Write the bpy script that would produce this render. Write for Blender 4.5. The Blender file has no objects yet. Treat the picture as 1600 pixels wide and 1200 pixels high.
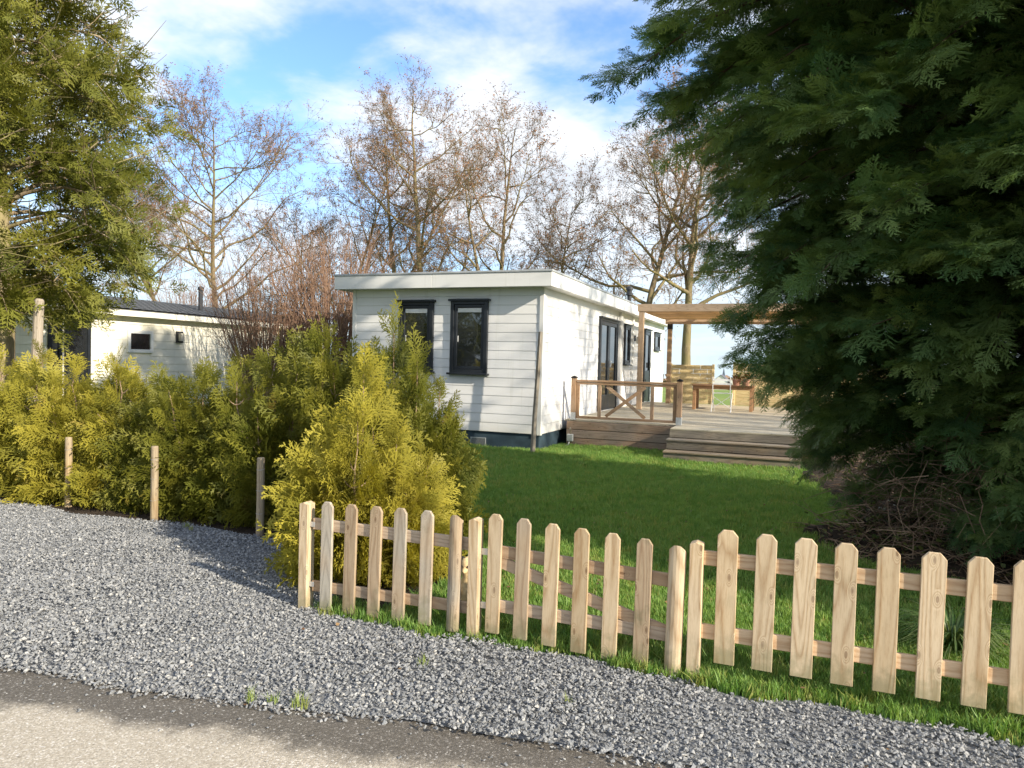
import bpy, math, random
import numpy as np
from mathutils import Matrix, Vector

R_ = math.radians
SC = bpy.context.scene
COL = SC.collection

# ------------------------------------------------------------------ camera, sky, sun, exposure
# world frame: X along the house front (to the right), Y away along its long wall, Z up; the camera stands at the origin
CAMROT = np.array([[0.93025058, -0.03391646, 0.36535398],
                   [0.36607602, 0.01809814, -0.93040894],
                   [0.02494395, 0.99926079, 0.02925181]])
CAMH = 1.55
cam_d = bpy.data.cameras.new('camera')
cam = bpy.data.objects.new('camera', cam_d)
COL.objects.link(cam)
m4 = Matrix.Identity(4)
for i in range(3):
    for j in range(3):
        m4[i][j] = CAMROT[i][j]
m4.translation = (0, 0, CAMH)
cam.matrix_world = m4
cam_d.sensor_fit = 'HORIZONTAL'
cam_d.sensor_width = 36.0
cam_d.lens = 1131 / 1600 * 36
cam_d.clip_start = 0.05
cam_d.clip_end = 4000
SC.camera = cam

SUN_EL, SUN_AZ = R_(25), math.atan2(0.953, -0.302)      # azimuth clockwise from +Y
SUN_DIR = Vector((math.sin(SUN_AZ) * math.cos(SUN_EL), math.cos(SUN_AZ) * math.cos(SUN_EL), math.sin(SUN_EL)))
world = bpy.data.worlds.new('World')
SC.world = world
world.use_nodes = True
SC.view_settings.view_transform = 'Standard'
SC.view_settings.look = 'None'
SC.view_settings.gamma = 1
SC.view_settings.use_curve_mapping = False
SC.view_settings.exposure = 1.82
SC.cycles.max_bounces = 8
SC.cycles.diffuse_bounces = 4
SC.cycles.transparent_max_bounces = 8
SC.cycles.caustics_reflective = False
SC.cycles.caustics_refractive = False


class NT:
    """small helper around a node tree"""
    def __init__(s, tree):
        s.t = tree
        s.n = tree.nodes
        s.l = tree.links

    def add(s, typ, ins=None, **props):
        nd = s.n.new(typ)
        for k, v in props.items():
            setattr(nd, k, v)
        for k, v in (ins or {}).items():
            s.put(nd.inputs[k], v)
        return nd

    def put(s, sock, v):
        if hasattr(v, 'is_linked') or hasattr(v, 'links'):
            s.l.new(v, sock)
        else:
            if isinstance(v, (tuple, list)) and len(v) == 3 and sock.type == 'RGBA':
                v = (*v, 1)
            sock.default_value = v

    def math(s, op, a, b=0.0, clamp=False):
        nd = s.add('ShaderNodeMath', operation=op, use_clamp=clamp)
        s.put(nd.inputs[0], a)
        s.put(nd.inputs[1], b)
        return nd.outputs[0]

    def mix(s, f, a, b, blend='MIX'):
        nd = s.add('ShaderNodeMix', data_type='RGBA', blend_type=blend)
        s.put(nd.inputs[0], f)
        s.put(nd.inputs[6], a)
        s.put(nd.inputs[7], b)
        return nd.outputs[2]

    def noise(s, vec, scale, detail=3, rough=0.55, dist=0.0):
        nd = s.add('ShaderNodeTexNoise', {'Scale': scale, 'Detail': detail, 'Roughness': rough, 'Distortion': dist})
        if vec is not None:
            s.put(nd.inputs['Vector'], vec)
        return nd.outputs['Fac']

    def ramp(s, f, stops):
        nd = s.add('ShaderNodeValToRGB')
        s.put(nd.inputs[0], f)
        cr = nd.color_ramp
        while len(cr.elements) < len(stops):
            cr.elements.new(0.5)
        for e, (p, c) in zip(cr.elements, stops):
            e.position = p
            e.color = (*c, 1) if len(c) == 3 else c
        return nd.outputs[0]

    def maprange(s, v, a, b, c=0.0, d=1.0):
        nd = s.add('ShaderNodeMapRange', {0: v, 1: a, 2: b, 3: c, 4: d}, interpolation_type='SMOOTHSTEP')
        return nd.outputs[0]


def build_world():
    t = NT(world.node_tree)
    t.n.clear()
    tc = t.add('ShaderNodeTexCoord')
    sep = t.add('ShaderNodeSeparateXYZ', {0: tc.outputs['Generated']})
    zc = t.math('MAXIMUM', sep.outputs[2], 0.015)
    comb = t.add('ShaderNodeCombineXYZ', {0: sep.outputs[0], 1: sep.outputs[1], 2: zc})
    sky = t.add('ShaderNodeTexSky', {0: comb.outputs[0]}, sky_type='NISHITA', sun_disc=False, sun_elevation=SUN_EL,
                sun_rotation=SUN_AZ, altitude=0, air_density=1.0, dust_density=0.6, ozone_density=2.0)
    # cloud layer: direction projected on a plane overhead
    zz = t.math('ADD', zc, 0.16)
    px = t.math('DIVIDE', sep.outputs[0], zz)
    py = t.math('DIVIDE', sep.outputs[1], zz)
    pv = t.add('ShaderNodeCombineXYZ', {0: px, 1: py, 2: 6.6}).outputs[0]
    n1 = t.noise(pv, 1.0, 6, 0.5, 0.15)
    n2 = t.noise(pv, 4.5, 5, 0.6, 0.2)
    dens = t.math('ADD', t.math('MULTIPLY', n1, 0.85), t.math('MULTIPLY', n2, 0.2))
    cov = t.math('MULTIPLY', t.maprange(dens, 0.425, 0.575), t.maprange(zc, 0.0, 0.22, 0.35, 1.0))
    shade = t.maprange(dens, 0.56, 0.74)
    cloud = t.mix(shade, (2.35, 2.4, 2.46), (1.8, 1.9, 2.04))
    # thin bright veil near the horizon
    low = t.maprange(zc, 0.0, 0.34, 0.75, 0.0)
    sk = t.mix(1.0, sky.outputs[0], (0.46, 0.55, 0.66), 'MULTIPLY')
    sk = t.mix(low, sk, (1.4, 1.75, 2.15))
    col = t.mix(t.math('MULTIPLY', cov, 0.93), sk, cloud)
    bg = t.add('ShaderNodeBackground', {0: col, 1: 0.14})
    out = t.add('ShaderNodeOutputWorld', {0: bg.outputs[0]})


build_world()
sun_l = bpy.data.lights.new('sun', 'SUN')
sun_l.energy = 2.3
sun_l.angle = R_(0.55)
sun_l.color = (1.0, 0.89, 0.72)
sun_o = bpy.data.objects.new('sun', sun_l)
COL.objects.link(sun_o)
sun_o.rotation_euler = SUN_DIR.to_track_quat('Z', 'Y').to_euler()
sun_o.location = (20, -8, 15)


# ------------------------------------------------------------------ object helpers
def link(o, parent=None):
    COL.objects.link(o)
    if parent is not None:
        o.parent = parent
    return o


def tag(o, label=None, cat=None, group=None, kind=None):
    if label:
        o['label'] = label
    if cat:
        o['category'] = cat
    if group:
        o['group'] = group
    if kind:
        o['kind'] = kind
    return o


def empty(name, loc=(0, 0, 0), label=None, cat=None, group=None, rz=0.0):
    o = bpy.data.objects.new(name, None)
    o.location = loc
    o.rotation_euler = (0, 0, rz)
    o.empty_display_size = 0.2
    link(o)
    return tag(o, label, cat, group)


def mesh_np(name, V, T, mats=(), midx=None, attrs=None, smooth=False):
    """triangle mesh from numpy arrays"""
    V = np.asarray(V, dtype=np.float32)
    T = np.asarray(T, dtype=np.int32)
    me = bpy.data.meshes.new(name)
    me.vertices.add(len(V))
    me.vertices.foreach_set('co', V.ravel())
    me.loops.add(T.size)
    me.loops.foreach_set('vertex_index', T.ravel())
    me.polygons.add(len(T))
    me.polygons.foreach_set('loop_start', np.arange(0, T.size, 3, dtype=np.int32))
    me.polygons.foreach_set('loop_total', np.full(len(T), 3, dtype=np.int32))
    for m in mats:
        me.materials.append(m)
    if midx is not None:
        me.polygons.foreach_set('material_index', np.asarray(midx, dtype=np.int32))
    if smooth:
        me.polygons.foreach_set('use_smooth', np.ones(len(T), dtype=bool))
    for k, a in (attrs or {}).items():
        at = me.attributes.new(k, 'FLOAT', 'POINT')
        at.data.foreach_set('value', np.asarray(a, dtype=np.float32))
    me.update()
    me.validate()
    return me


def obj(name, me, parent=None, loc=(0, 0, 0), rot=(0, 0, 0)):
    o = bpy.data.objects.new(name, me)
    o.location = loc
    o.rotation_euler = rot
    return link(o, parent)


class MB:
    """collects simple polygons, then links them as ONE mesh object"""
    def __init__(s):
        s.v, s.f = [], []

    def poly(s, pts, faces):
        b = len(s.v)
        s.v += [tuple(p) for p in pts]
        s.f += [tuple(b + i for i in f) for f in faces]
        return s

    def box(s, x0, x1, y0, y1, z0, z1):
        return s.poly([(x0, y0, z0), (x1, y0, z0), (x1, y1, z0), (x0, y1, z0), (x0, y0, z1), (x1, y0, z1), (x1, y1, z1), (x0, y1, z1)],
                      [(0, 3, 2, 1), (4, 5, 6, 7), (0, 1, 5, 4), (1, 2, 6, 5), (2, 3, 7, 6), (3, 0, 4, 7)])

    def prism(s, pts2, axis, a, b):
        """extrude a 2-D outline along an axis from a to b"""
        def P(u, v, w):
            return {'x': (w, u, v), 'y': (u, w, v), 'z': (u, v, w)}[axis]
        n = len(pts2)
        pts = [P(u, v, a) for u, v in pts2] + [P(u, v, b) for u, v in pts2]
        fs = [tuple(range(n - 1, -1, -1)), tuple(range(n, 2 * n))]
        fs += [(i, (i + 1) % n, n + (i + 1) % n, n + i) for i in range(n)]
        return s.poly(pts, fs)

    def bar(s, p, q, w, h, up=(0, 0, 1)):
        p, q = Vector(p), Vector(q)
        d = (q - p).normalized()
        side = d.cross(Vector(up))
        if side.length < 1e-4:
            side = d.cross(Vector((0, 1, 0)))
        side.normalize()
        u = side.cross(d)
        a, b = side * w / 2, u * h / 2
        pts = [p - a - b, p + a - b, p + a + b, p - a + b, q - a - b, q + a - b, q + a + b, q - a + b]
        return s.poly(pts, [(0, 3, 2, 1), (4, 5, 6, 7), (0, 1, 5, 4), (1, 2, 6, 5), (2, 3, 7, 6), (3, 0, 4, 7)])

    def tube(s, pts, rad, k=8):
        V, T = tube_np(np.array(pts, float), rad if hasattr(rad, '__len__') else [rad] * len(pts), k)
        return s.poly(V.tolist(), T.tolist())

    def lathe(s, prof, n=20, c=(0, 0, 0)):
        pts, fs = [], []
        for r, z in prof:
            for i in range(n):
                a = 2 * math.pi * i / n
                pts.append((c[0] + r * math.cos(a), c[1] + r * math.sin(a), c[2] + z))
        for j in range(len(prof) - 1):
            for i in range(n):
                i2 = (i + 1) % n
                fs.append((j * n + i, j * n + i2, (j + 1) * n + i2, (j + 1) * n + i))
        fs.append(tuple(range(n - 1, -1, -1)))
        fs.append(tuple((len(prof) - 1) * n + i for i in range(n)))
        return s.poly(pts, fs)

    def mesh(s, name, mat, bevel=0.0, smooth=False):
        me = bpy.data.meshes.new(name)
        me.from_pydata(s.v, [], s.f)
        if bevel:
            import bmesh
            bm = bmesh.new()
            bm.from_mesh(me)
            bmesh.ops.recalc_face_normals(bm, faces=bm.faces)
            bmesh.ops.bevel(bm, geom=[e for e in bm.edges if e.calc_face_angle(0) > 0.3], offset=bevel, segments=1, affect='EDGES', clamp_overlap=True)
            bm.to_mesh(me)
            bm.free()
        if smooth:
            me.polygons.foreach_set('use_smooth', [True] * len(me.polygons))
        me.materials.append(mat)
        me.update()
        return me

    def build(s, name, mat, parent=None, bevel=0.0, smooth=False, loc=(0, 0, 0), rot=(0, 0, 0)):
        return obj(name, s.mesh(name, mat, bevel, smooth), parent, loc, rot)


def tube_np(P, rad, k=6):
    n = len(P)
    tan = np.gradient(P, axis=0)
    tan /= np.linalg.norm(tan, axis=1, keepdims=True) + 1e-9
    ref = np.array([0.13, 0.21, 1.0]) if abs(tan[0][2]) < 0.9 else np.array([1.0, 0.2, 0.1])
    a = np.cross(tan, ref)
    a /= np.linalg.norm(a, axis=1, keepdims=True) + 1e-9
    b = np.cross(tan, a)
    ang = np.arange(k) * 2 * np.pi / k
    rad = np.asarray(rad, float)
    V = P[:, None, :] + rad[:, None, None] * (np.cos(ang)[None, :, None] * a[:, None, :] + np.sin(ang)[None, :, None] * b[:, None, :])
    V = V.reshape(-1, 3)
    i = np.arange(n - 1)[:, None] * k
    j = np.arange(k)[None, :]
    j2 = (j + 1) % k
    q = np.stack([i + j, i + j2, i + k + j2, i + k + j], -1).reshape(-1, 4)
    T = np.concatenate([q[:, [0, 1, 2]], q[:, [0, 2, 3]]])
    return V, T


class Acc:
    """accumulates numpy triangle soups with material index and attributes"""
    def __init__(s):
        s.V, s.T, s.M, s.A, s.n = [], [], [], [], 0

    def add(s, V, T, m=0, a=0.0):
        s.V.append(V)
        s.T.append(T + s.n)
        s.M.append(np.full(len(T), m) if np.isscalar(m) else m)
        s.A.append(np.full(len(V), a) if np.isscalar(a) else a)
        s.n += len(V)

    def mesh(s, name, mats, smooth=False):
        return mesh_np(name, np.concatenate(s.V), np.concatenate(s.T), mats, np.concatenate(s.M), {'tint': np.concatenate(s.A)}, smooth)


def norm(a):
    return a / (np.linalg.norm(a, axis=-1, keepdims=True) + 1e-9)


def scatter(tv, tt, pos, dirx, nz, scale):
    """copies of a template (axis +X, flat in XY) as one vertex / triangle array"""
    X = norm(dirx)
    Y = norm(np.cross(nz, X))
    Z = np.cross(X, Y)
    sc = np.asarray(scale)
    if sc.ndim == 1:
        sc = sc[:, None]
    sc = sc[:, None, :] if sc.shape[1] == 3 else sc[:, :, None]
    L = tv[None] * sc
    V = pos[:, None] + L[..., 0:1] * X[:, None] + L[..., 1:2] * Y[:, None] + L[..., 2:3] * Z[:, None]
    N, k = len(pos), len(tv)
    T = tt[None] + (np.arange(N) * k)[:, None, None]
    return V.reshape(-1, 3), T.reshape(-1, 3)


# ------------------------------------------------------------------ materials
def new_mat(name):
    m = bpy.data.materials.new(name)
    m.use_nodes = True
    t = NT(m.node_tree)
    t.n.clear()
    t.out = t.add('ShaderNodeOutputMaterial')
    return m, t


def finish(t, color, rough=0.6, spec=0.3, bump=None, bstr=0.3, bdist=0.01, metal=0.0):
    p = t.add('ShaderNodeBsdfPrincipled', {'Base Color': color, 'Roughness': rough, 'Specular IOR Level': spec, 'Metallic': metal})
    if bump is not None:
        b = t.add('ShaderNodeBump', {'Height': bump, 'Strength': bstr, 'Distance': bdist})
        t.l.new(b.outputs[0], p.inputs['Normal'])
    t.l.new(p.outputs[0], t.out.inputs[0])
    return p


def mat_plain(name, col, rough=0.5, spec=0.3, var=0.12, scale=6.0, metal=0.0):
    m, t = new_mat(name)
    tc = t.add('ShaderNodeTexCoord').outputs['Object']
    n = t.noise(tc, scale, 5, 0.6)
    c = t.mix(t.maprange(n, 0.3, 0.7), tuple(x * (1 - var) for x in col), tuple(min(1, x * (1 + var)) for x in col))
    finish(t, c, rough, spec, n, 0.08, 0.01, metal)
    return m


def mat_wood(name, light, dark, axis='z', grey=0.0, greycol=(0.34, 0.32, 0.28), rough=0.7, ring=1.0, knots=True, stain=0.0, foot=0.0):
    m, t = new_mat(name)
    tc = t.add('ShaderNodeTexCoord').outputs['Object']
    rnd = t.add('ShaderNodeObjectInfo').outputs['Random']
    off = t.add('ShaderNodeCombineXYZ', {0: t.math('MULTIPLY', rnd, 37.0), 1: t.math('MULTIPLY', rnd, 11.3), 2: t.math('MULTIPLY', rnd, 71.0)}).outputs[0]
    v = t.add('ShaderNodeVectorMath', {0: tc, 1: off}, operation='ADD').outputs[0]
    st = {'x': (0.10, 1, 1), 'y': (1, 0.10, 1), 'z': (1, 1, 0.10)}[axis]
    vs = t.add('ShaderNodeVectorMath', {0: v, 1: st}, operation='MULTIPLY').outputs[0]
    # growth rings: nested contour lines of a stretched noise, bent round knots
    st2 = {'x': (0.085, 1, 1), 'y': (1, 0.085, 1), 'z': (1, 1, 0.085)}[axis]
    vr = t.add('ShaderNodeVectorMath', {0: v, 1: st2}, operation='MULTIPLY').outputs[0]
    base = t.noise(vr, 9.0, 1.5, 0.4)
    hgt = base
    if knots:
        sx = t.add('ShaderNodeSeparateXYZ', {0: v}).outputs
        across, along = {'x': (t.math('ADD', sx[1], sx[2]), sx[0]), 'y': (t.math('ADD', sx[0], sx[2]), sx[1]), 'z': (t.math('ADD', sx[0], sx[1]), sx[2])}[axis]
        vk = t.add('ShaderNodeCombineXYZ', {0: across, 1: t.math('MULTIPLY', along, 0.42), 2: 0.0}).outputs[0]
        vo = t.add('ShaderNodeTexVoronoi', {'Vector': vk, 'Scale': 8.5, 'Randomness': 1.0}, voronoi_dimensions='2D')
        kd = vo.outputs['Distance']
        kn = t.maprange(kd, 0.0, 0.20, 1.0, 0.0)
        hgt = t.math('ADD', base, t.math('MULTIPLY', kn, 0.28))
    rings = t.math('PINGPONG', t.math('MULTIPLY', hgt, 12.0), 0.5)
    rings = t.math('MULTIPLY', t.math('POWER', t.math('MULTIPLY', rings, 2.0), 2.2), ring)
    fine = t.noise(vs, 170, 3, 0.7)
    fine2 = t.noise(vs, 55, 2, 0.6)
    f = t.math('ADD', t.math('MULTIPLY', rings, 0.72), t.math('MULTIPLY', t.maprange(fine, 0.42, 0.72), 0.35), clamp=True)
    c = t.mix(f, light, dark)
    c = t.mix(t.math('MULTIPLY', t.maprange(fine2, 0.45, 0.75), 0.3), c, tuple(x * 0.72 for x in light))
    if knots:
        c = t.mix(t.maprange(kd, 0.03, 0.085, 0.7, 0.0), c, (dark[0] * 0.45, dark[1] * 0.38, dark[2] * 0.32))
    pl = t.noise(v, 1.7, 2)
    if grey:
        g = t.math('MULTIPLY', t.maprange(t.math('ADD', pl, t.math('MULTIPLY', t.math('SUBTRACT', rnd, 0.5), 0.35)), 0.35, 0.62), grey)
        c = t.mix(g, c, t.mix(f, greycol, tuple(x * 0.62 for x in greycol)))
    if stain:
        s1 = t.noise(v, 5.0, 4, 0.65)
        c = t.mix(t.math('MULTIPLY', t.maprange(s1, 0.55, 0.75), stain), c, (0.16, 0.16, 0.09))
    if foot:
        zl = t.add('ShaderNodeSeparateXYZ', {0: tc}).outputs[2]
        nz_ = t.noise(v, 14.0, 4, 0.65)
        ft = t.math('ADD', zl, t.math('MULTIPLY', t.math('SUBTRACT', nz_, 0.5), 0.34))
        c = t.mix(t.maprange(ft, 0.0, 0.15, foot, 0.0), c, (0.20, 0.19, 0.10))
    hv = t.math('MULTIPLY_ADD', rnd, 0.34)
    hv.node.inputs[2].default_value = 0.80
    c = t.mix(1.0, c, t.add('ShaderNodeCombineColor', {0: hv, 1: hv, 2: hv}).outputs[0], 'MULTIPLY')
    finish(t, c, rough, 0.25, f, 0.22, 0.002)
    return m


def mat_leaf(name, c1, c2, brown=None, trans=0.35, rough=0.55, tipcol=None, usernd=False):
    m, t = new_mat(name)
    a = t.add('ShaderNodeAttribute', attribute_name='tint').outputs['Fac']
    if usernd:
        a = t.add('ShaderNodeObjectInfo').outputs['Random']
    tc = t.add('ShaderNodeTexCoord').outputs['Object']
    n = t.noise(tc, 1.8, 2)
    f = t.math('ADD', t.math('MULTIPLY', a, 0.75), t.math('MULTIPLY', t.math('SUBTRACT', n, 0.5), 0.7), clamp=True)
    c = t.mix(f, c1, c2)
    if brown:
        n2 = t.noise(tc, 3.1, 3)
        c = t.mix(t.maprange(n2, 0.62, 0.76, 0, 0.75), c, brown)
    p = t.add('ShaderNodeBsdfPrincipled', {'Base Color': c, 'Roughness': rough, 'Specular IOR Level': 0.28})
    tr = t.add('ShaderNodeBsdfTranslucent', {'Color': t.mix(1.0, c, (1.15, 1.15, 0.6), 'MULTIPLY')})
    mx = t.add('ShaderNodeMixShader', {0: trans, 1: p.outputs[0], 2: tr.outputs[0]})
    t.l.new(mx.outputs[0], t.out.inputs[0])
    return m


def mat_bark(name, c1, c2, moss=None, scale=9.0):
    m, t = new_mat(name)
    tc = t.add('ShaderNodeTexCoord').outputs['Object']
    v = t.add('ShaderNodeVectorMath', {0: tc, 1: (1, 1, 0.25)}, operation='MULTIPLY').outputs[0]
    n = t.noise(v, scale, 5, 0.65)
    c = t.mix(t.maprange(n, 0.35, 0.66), c1, c2)
    if moss:
        n2 = t.noise(tc, 1.1, 4)
        c = t.mix(t.maprange(n2, 0.42, 0.62, 0, 0.8), c, moss)
    finish(t, c, 0.85, 0.15, n, 0.5, 0.02)
    return m


def mat_ground(name, stops, scale, rough=0.9, bstr=0.5, fine=60.0, bdist=0.02):
    m, t = new_mat(name)
    tc = t.add('ShaderNodeTexCoord').outputs['Object']
    n = t.noise(tc, scale, 6, 0.62)
    nf = t.noise(tc, fine, 4, 0.65)
    f = t.math('ADD', t.math('MULTIPLY', n, 0.6), t.math('MULTIPLY', nf, 0.4))
    c = t.ramp(f, stops)
    finish(t, c, rough, 0.15, nf, bstr, bdist)
    return m


M = {}
M['picket_new'] = mat_wood('wood_new_pine', (0.60, 0.465, 0.295), (0.35, 0.215, 0.10), 'z', foot=0.6, grey=0.25, greycol=(0.47, 0.42, 0.34), stain=0.18)
M['picket_grey'] = mat_wood('wood_weathered_pine', (0.47, 0.36, 0.24), (0.28, 0.185, 0.11), 'z', grey=0.9, greycol=(0.38, 0.355, 0.30), stain=0.6, foot=0.6)
M['rail_new'] = mat_wood('wood_rail_pine', (0.60, 0.44, 0.28), (0.40, 0.25, 0.135), 'x', knots=False)
M['rail_grey'] = mat_wood('wood_rail_weathered', (0.52, 0.36, 0.22), (0.33, 0.2, 0.11), 'x', grey=0.5, greycol=(0.38, 0.34, 0.28))
M['post_round'] = mat_wood('wood_round_post', (0.42, 0.31, 0.16), (0.25, 0.16, 0.08), 'z', grey=0.4)
M['stake'] = mat_wood('wood_stake', (0.24, 0.2, 0.14), (0.13, 0.1, 0.07), 'z', grey=0.8, greycol=(0.22, 0.2, 0.17))
M['deck'] = mat_wood('wood_deck', (0.56, 0.49, 0.35), (0.36, 0.30, 0.20), 'x', grey=0.5, greycol=(0.48, 0.44, 0.34))
M['skirt_wood'] = mat_wood('wood_deck_skirt', (0.33, 0.23, 0.16), (0.2, 0.13, 0.085), 'x', grey=0.6, greycol=(0.25, 0.22, 0.19), stain=0.3)
M['step_wood'] = mat_wood('wood_steps', (0.33, 0.26, 0.18), (0.2, 0.15, 0.1), 'x', grey=0.7, greycol=(0.26, 0.24, 0.2), stain=0.3)
M['railing'] = mat_wood('wood_railing', (0.42, 0.27, 0.16), (0.27, 0.155, 0.085), 'z', grey=0.25)
M['railing_x'] = mat_wood('wood_railing_horizontal', (0.42, 0.27, 0.16), (0.27, 0.155, 0.085), 'x', grey=0.25)
M['pergola'] = mat_wood('wood_pergola', (0.52, 0.36, 0.22), (0.36, 0.22, 0.12), 'z', grey=0.2)
M['pergola_x'] = mat_wood('wood_pergola_beams', (0.54, 0.38, 0.24), (0.38, 0.24, 0.13), 'x', grey=0.2)
M['slat'] = mat_wood('wood_pergola_slats', (0.70, 0.44, 0.23), (0.5, 0.28, 0.13), 'x')
M['screen'] = mat_wood('wood_screen_fence', (0.76, 0.63, 0.36), (0.52, 0.38, 0.17), 'x')
M['table'] = mat_wood('wood_table', (0.40, 0.23, 0.12), (0.26, 0.14, 0.07), 'x')
M['log'] = mat_wood('wood_bare_trunk', (0.42, 0.36, 0.28), (0.26, 0.2, 0.14), 'z', grey=0.5)
M['dark'] = mat_plain('anthracite_paint', (0.018, 0.022, 0.028), 0.35, 0.4)
M['darkmetal'] = mat_plain('dark_metal', (0.03, 0.032, 0.036), 0.45, 0.4)
M['skirting'] = mat_plain('blue_grey_plinth', (0.035, 0.058, 0.075), 0.7, 0.2, 0.25, 4)
M['white'] = mat_plain('white_metal', (0.75, 0.75, 0.73), 0.4, 0.4, 0.05)
M['galv'] = mat_plain('galvanised_steel', (0.55, 0.57, 0.58), 0.4, 0.5, 0.1, 20, 0.6)
M['grey_cap'] = mat_plain('grey_roof_edge', (0.36, 0.38, 0.39), 0.45, 0.4)
M['roofing'] = mat_plain('dark_roofing', (0.08, 0.085, 0.09), 0.85, 0.2)
M['terracotta'] = mat_plain('pale_terracotta', (0.50, 0.27, 0.19), 0.8, 0.2)
M['cream'] = mat_plain('cream_figure', (0.62, 0.46, 0.25), 0.7, 0.2, 0.25, 30)
M['black'] = mat_plain('black_paint', (0.012, 0.01, 0.01), 0.5)
M['brass'] = mat_plain('tap_brass', (0.3, 0.26, 0.2), 0.4, 0.5, 0.2, 30, 0.5)
M['lampglass'] = mat_plain('lamp_glass', (0.5, 0.47, 0.4), 0.2, 0.5)
M['curtain'] = mat_plain('white_blind', (0.7, 0.7, 0.68), 0.7)
M['farhouse'] = mat_plain('far_white_wall', (0.7, 0.68, 0.64), 0.8)
M['farroof'] = mat_plain('far_roof', (0.13, 0.13, 0.15), 0.8)
M['spire'] = mat_plain('spire_slate', (0.10, 0.13, 0.17), 0.8)


def mat_siding(name, col):
    m, t = new_mat(name)
    geo = t.add('ShaderNodeNewGeometry').outputs['Position']
    rnd = t.add('ShaderNodeObjectInfo').outputs['Random']
    tc = t.add('ShaderNodeTexCoord').outputs['Object']
    v = t.add('ShaderNodeVectorMath', {0: geo, 1: (0.4, 0.4, 2.5)}, operation='MULTIPLY').outputs[0]
    n = t.noise(v, 2.2, 5, 0.6)
    vz = t.add('ShaderNodeVectorMath', {0: geo, 1: (9, 9, 0.5)}, operation='MULTIPLY').outputs[0]
    dr = t.noise(vz, 1.2, 4, 0.6)
    c = t.mix(t.maprange(n, 0.38, 0.7, 0.0, 0.5), col, tuple(x * 0.88 for x in col))
    c = t.mix(t.maprange(dr, 0.56, 0.78, 0.0, 0.35), c, (0.52, 0.52, 0.46))
    gz = t.add('ShaderNodeSeparateXYZ', {0: geo}).outputs[2]
    sp = t.math('ADD', gz, t.math('MULTIPLY', t.math('SUBTRACT', n, 0.5), 0.5))
    c = t.mix(t.maprange(sp, 0.25, 0.62, 0.45, 0.0), c, (0.50, 0.49, 0.40))
    hv = t.math('MULTIPLY_ADD', rnd, 0.07)
    hv.node.inputs[2].default_value = 0.95
    c = t.mix(1.0, c, t.add('ShaderNodeCombineColor', {0: hv, 1: hv, 2: hv}).outputs[0], 'MULTIPLY')
    vg = t.add('ShaderNodeVectorMath', {0: geo, 1: (2, 2, 60)}, operation='MULTIPLY').outputs[0]
    g = t.noise(vg, 3.0, 3, 0.6)
    finish(t, c, 0.5, 0.3, g, 0.12, 0.003)
    return m


M['siding'] = mat_siding('white_siding', (0.79, 0.79, 0.785))
M['siding2'] = mat_siding('cream_siding', (0.80, 0.77, 0.66))
M['fascia'] = mat_siding('white_fascia', (0.76, 0.76, 0.74))


def mat_glass(name):
    m, t = new_mat(name)
    tc = t.add('ShaderNodeTexCoord').outputs['Object']
    n = t.noise(tc, 1.6, 2)
    b = t.add('ShaderNodeBump', {'Height': n, 'Strength': 0.06, 'Distance': 0.05})
    p = t.add('ShaderNodeBsdfPrincipled', {'Base Color': (0.018, 0.021, 0.024), 'Roughness': 0.02, 'Specular IOR Level': 0.8, 'IOR': 1.85})
    t.l.new(b.outputs[0], p.inputs['Normal'])
    t.l.new(p.outputs[0], t.out.inputs[0])
    return m


M['glass'] = mat_glass('dark_window_glass')


def mat_stone(name):
    m, t = new_mat(name)
    rnd = t.add('ShaderNodeObjectInfo').outputs['Random']
    c = t.ramp(rnd, [(0.0, (0.16, 0.167, 0.175)), (0.4, (0.25, 0.258, 0.262)), (0.75, (0.33, 0.337, 0.338)), (0.93, (0.43, 0.43, 0.42)), (1.0, (0.57, 0.55, 0.50))])
    tc = t.add('ShaderNodeTexCoord').outputs['Object']
    n = t.noise(tc, 1.5, 4, 0.7)
    c = t.mix(t.maprange(n, 0.35, 0.7, 0, 0.4), c, (0.29, 0.295, 0.295))
    finish(t, c, 0.68, 0.3, n, 0.4, 0.15)
    return m


M['stone'] = mat_stone('crushed_basalt')


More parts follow.
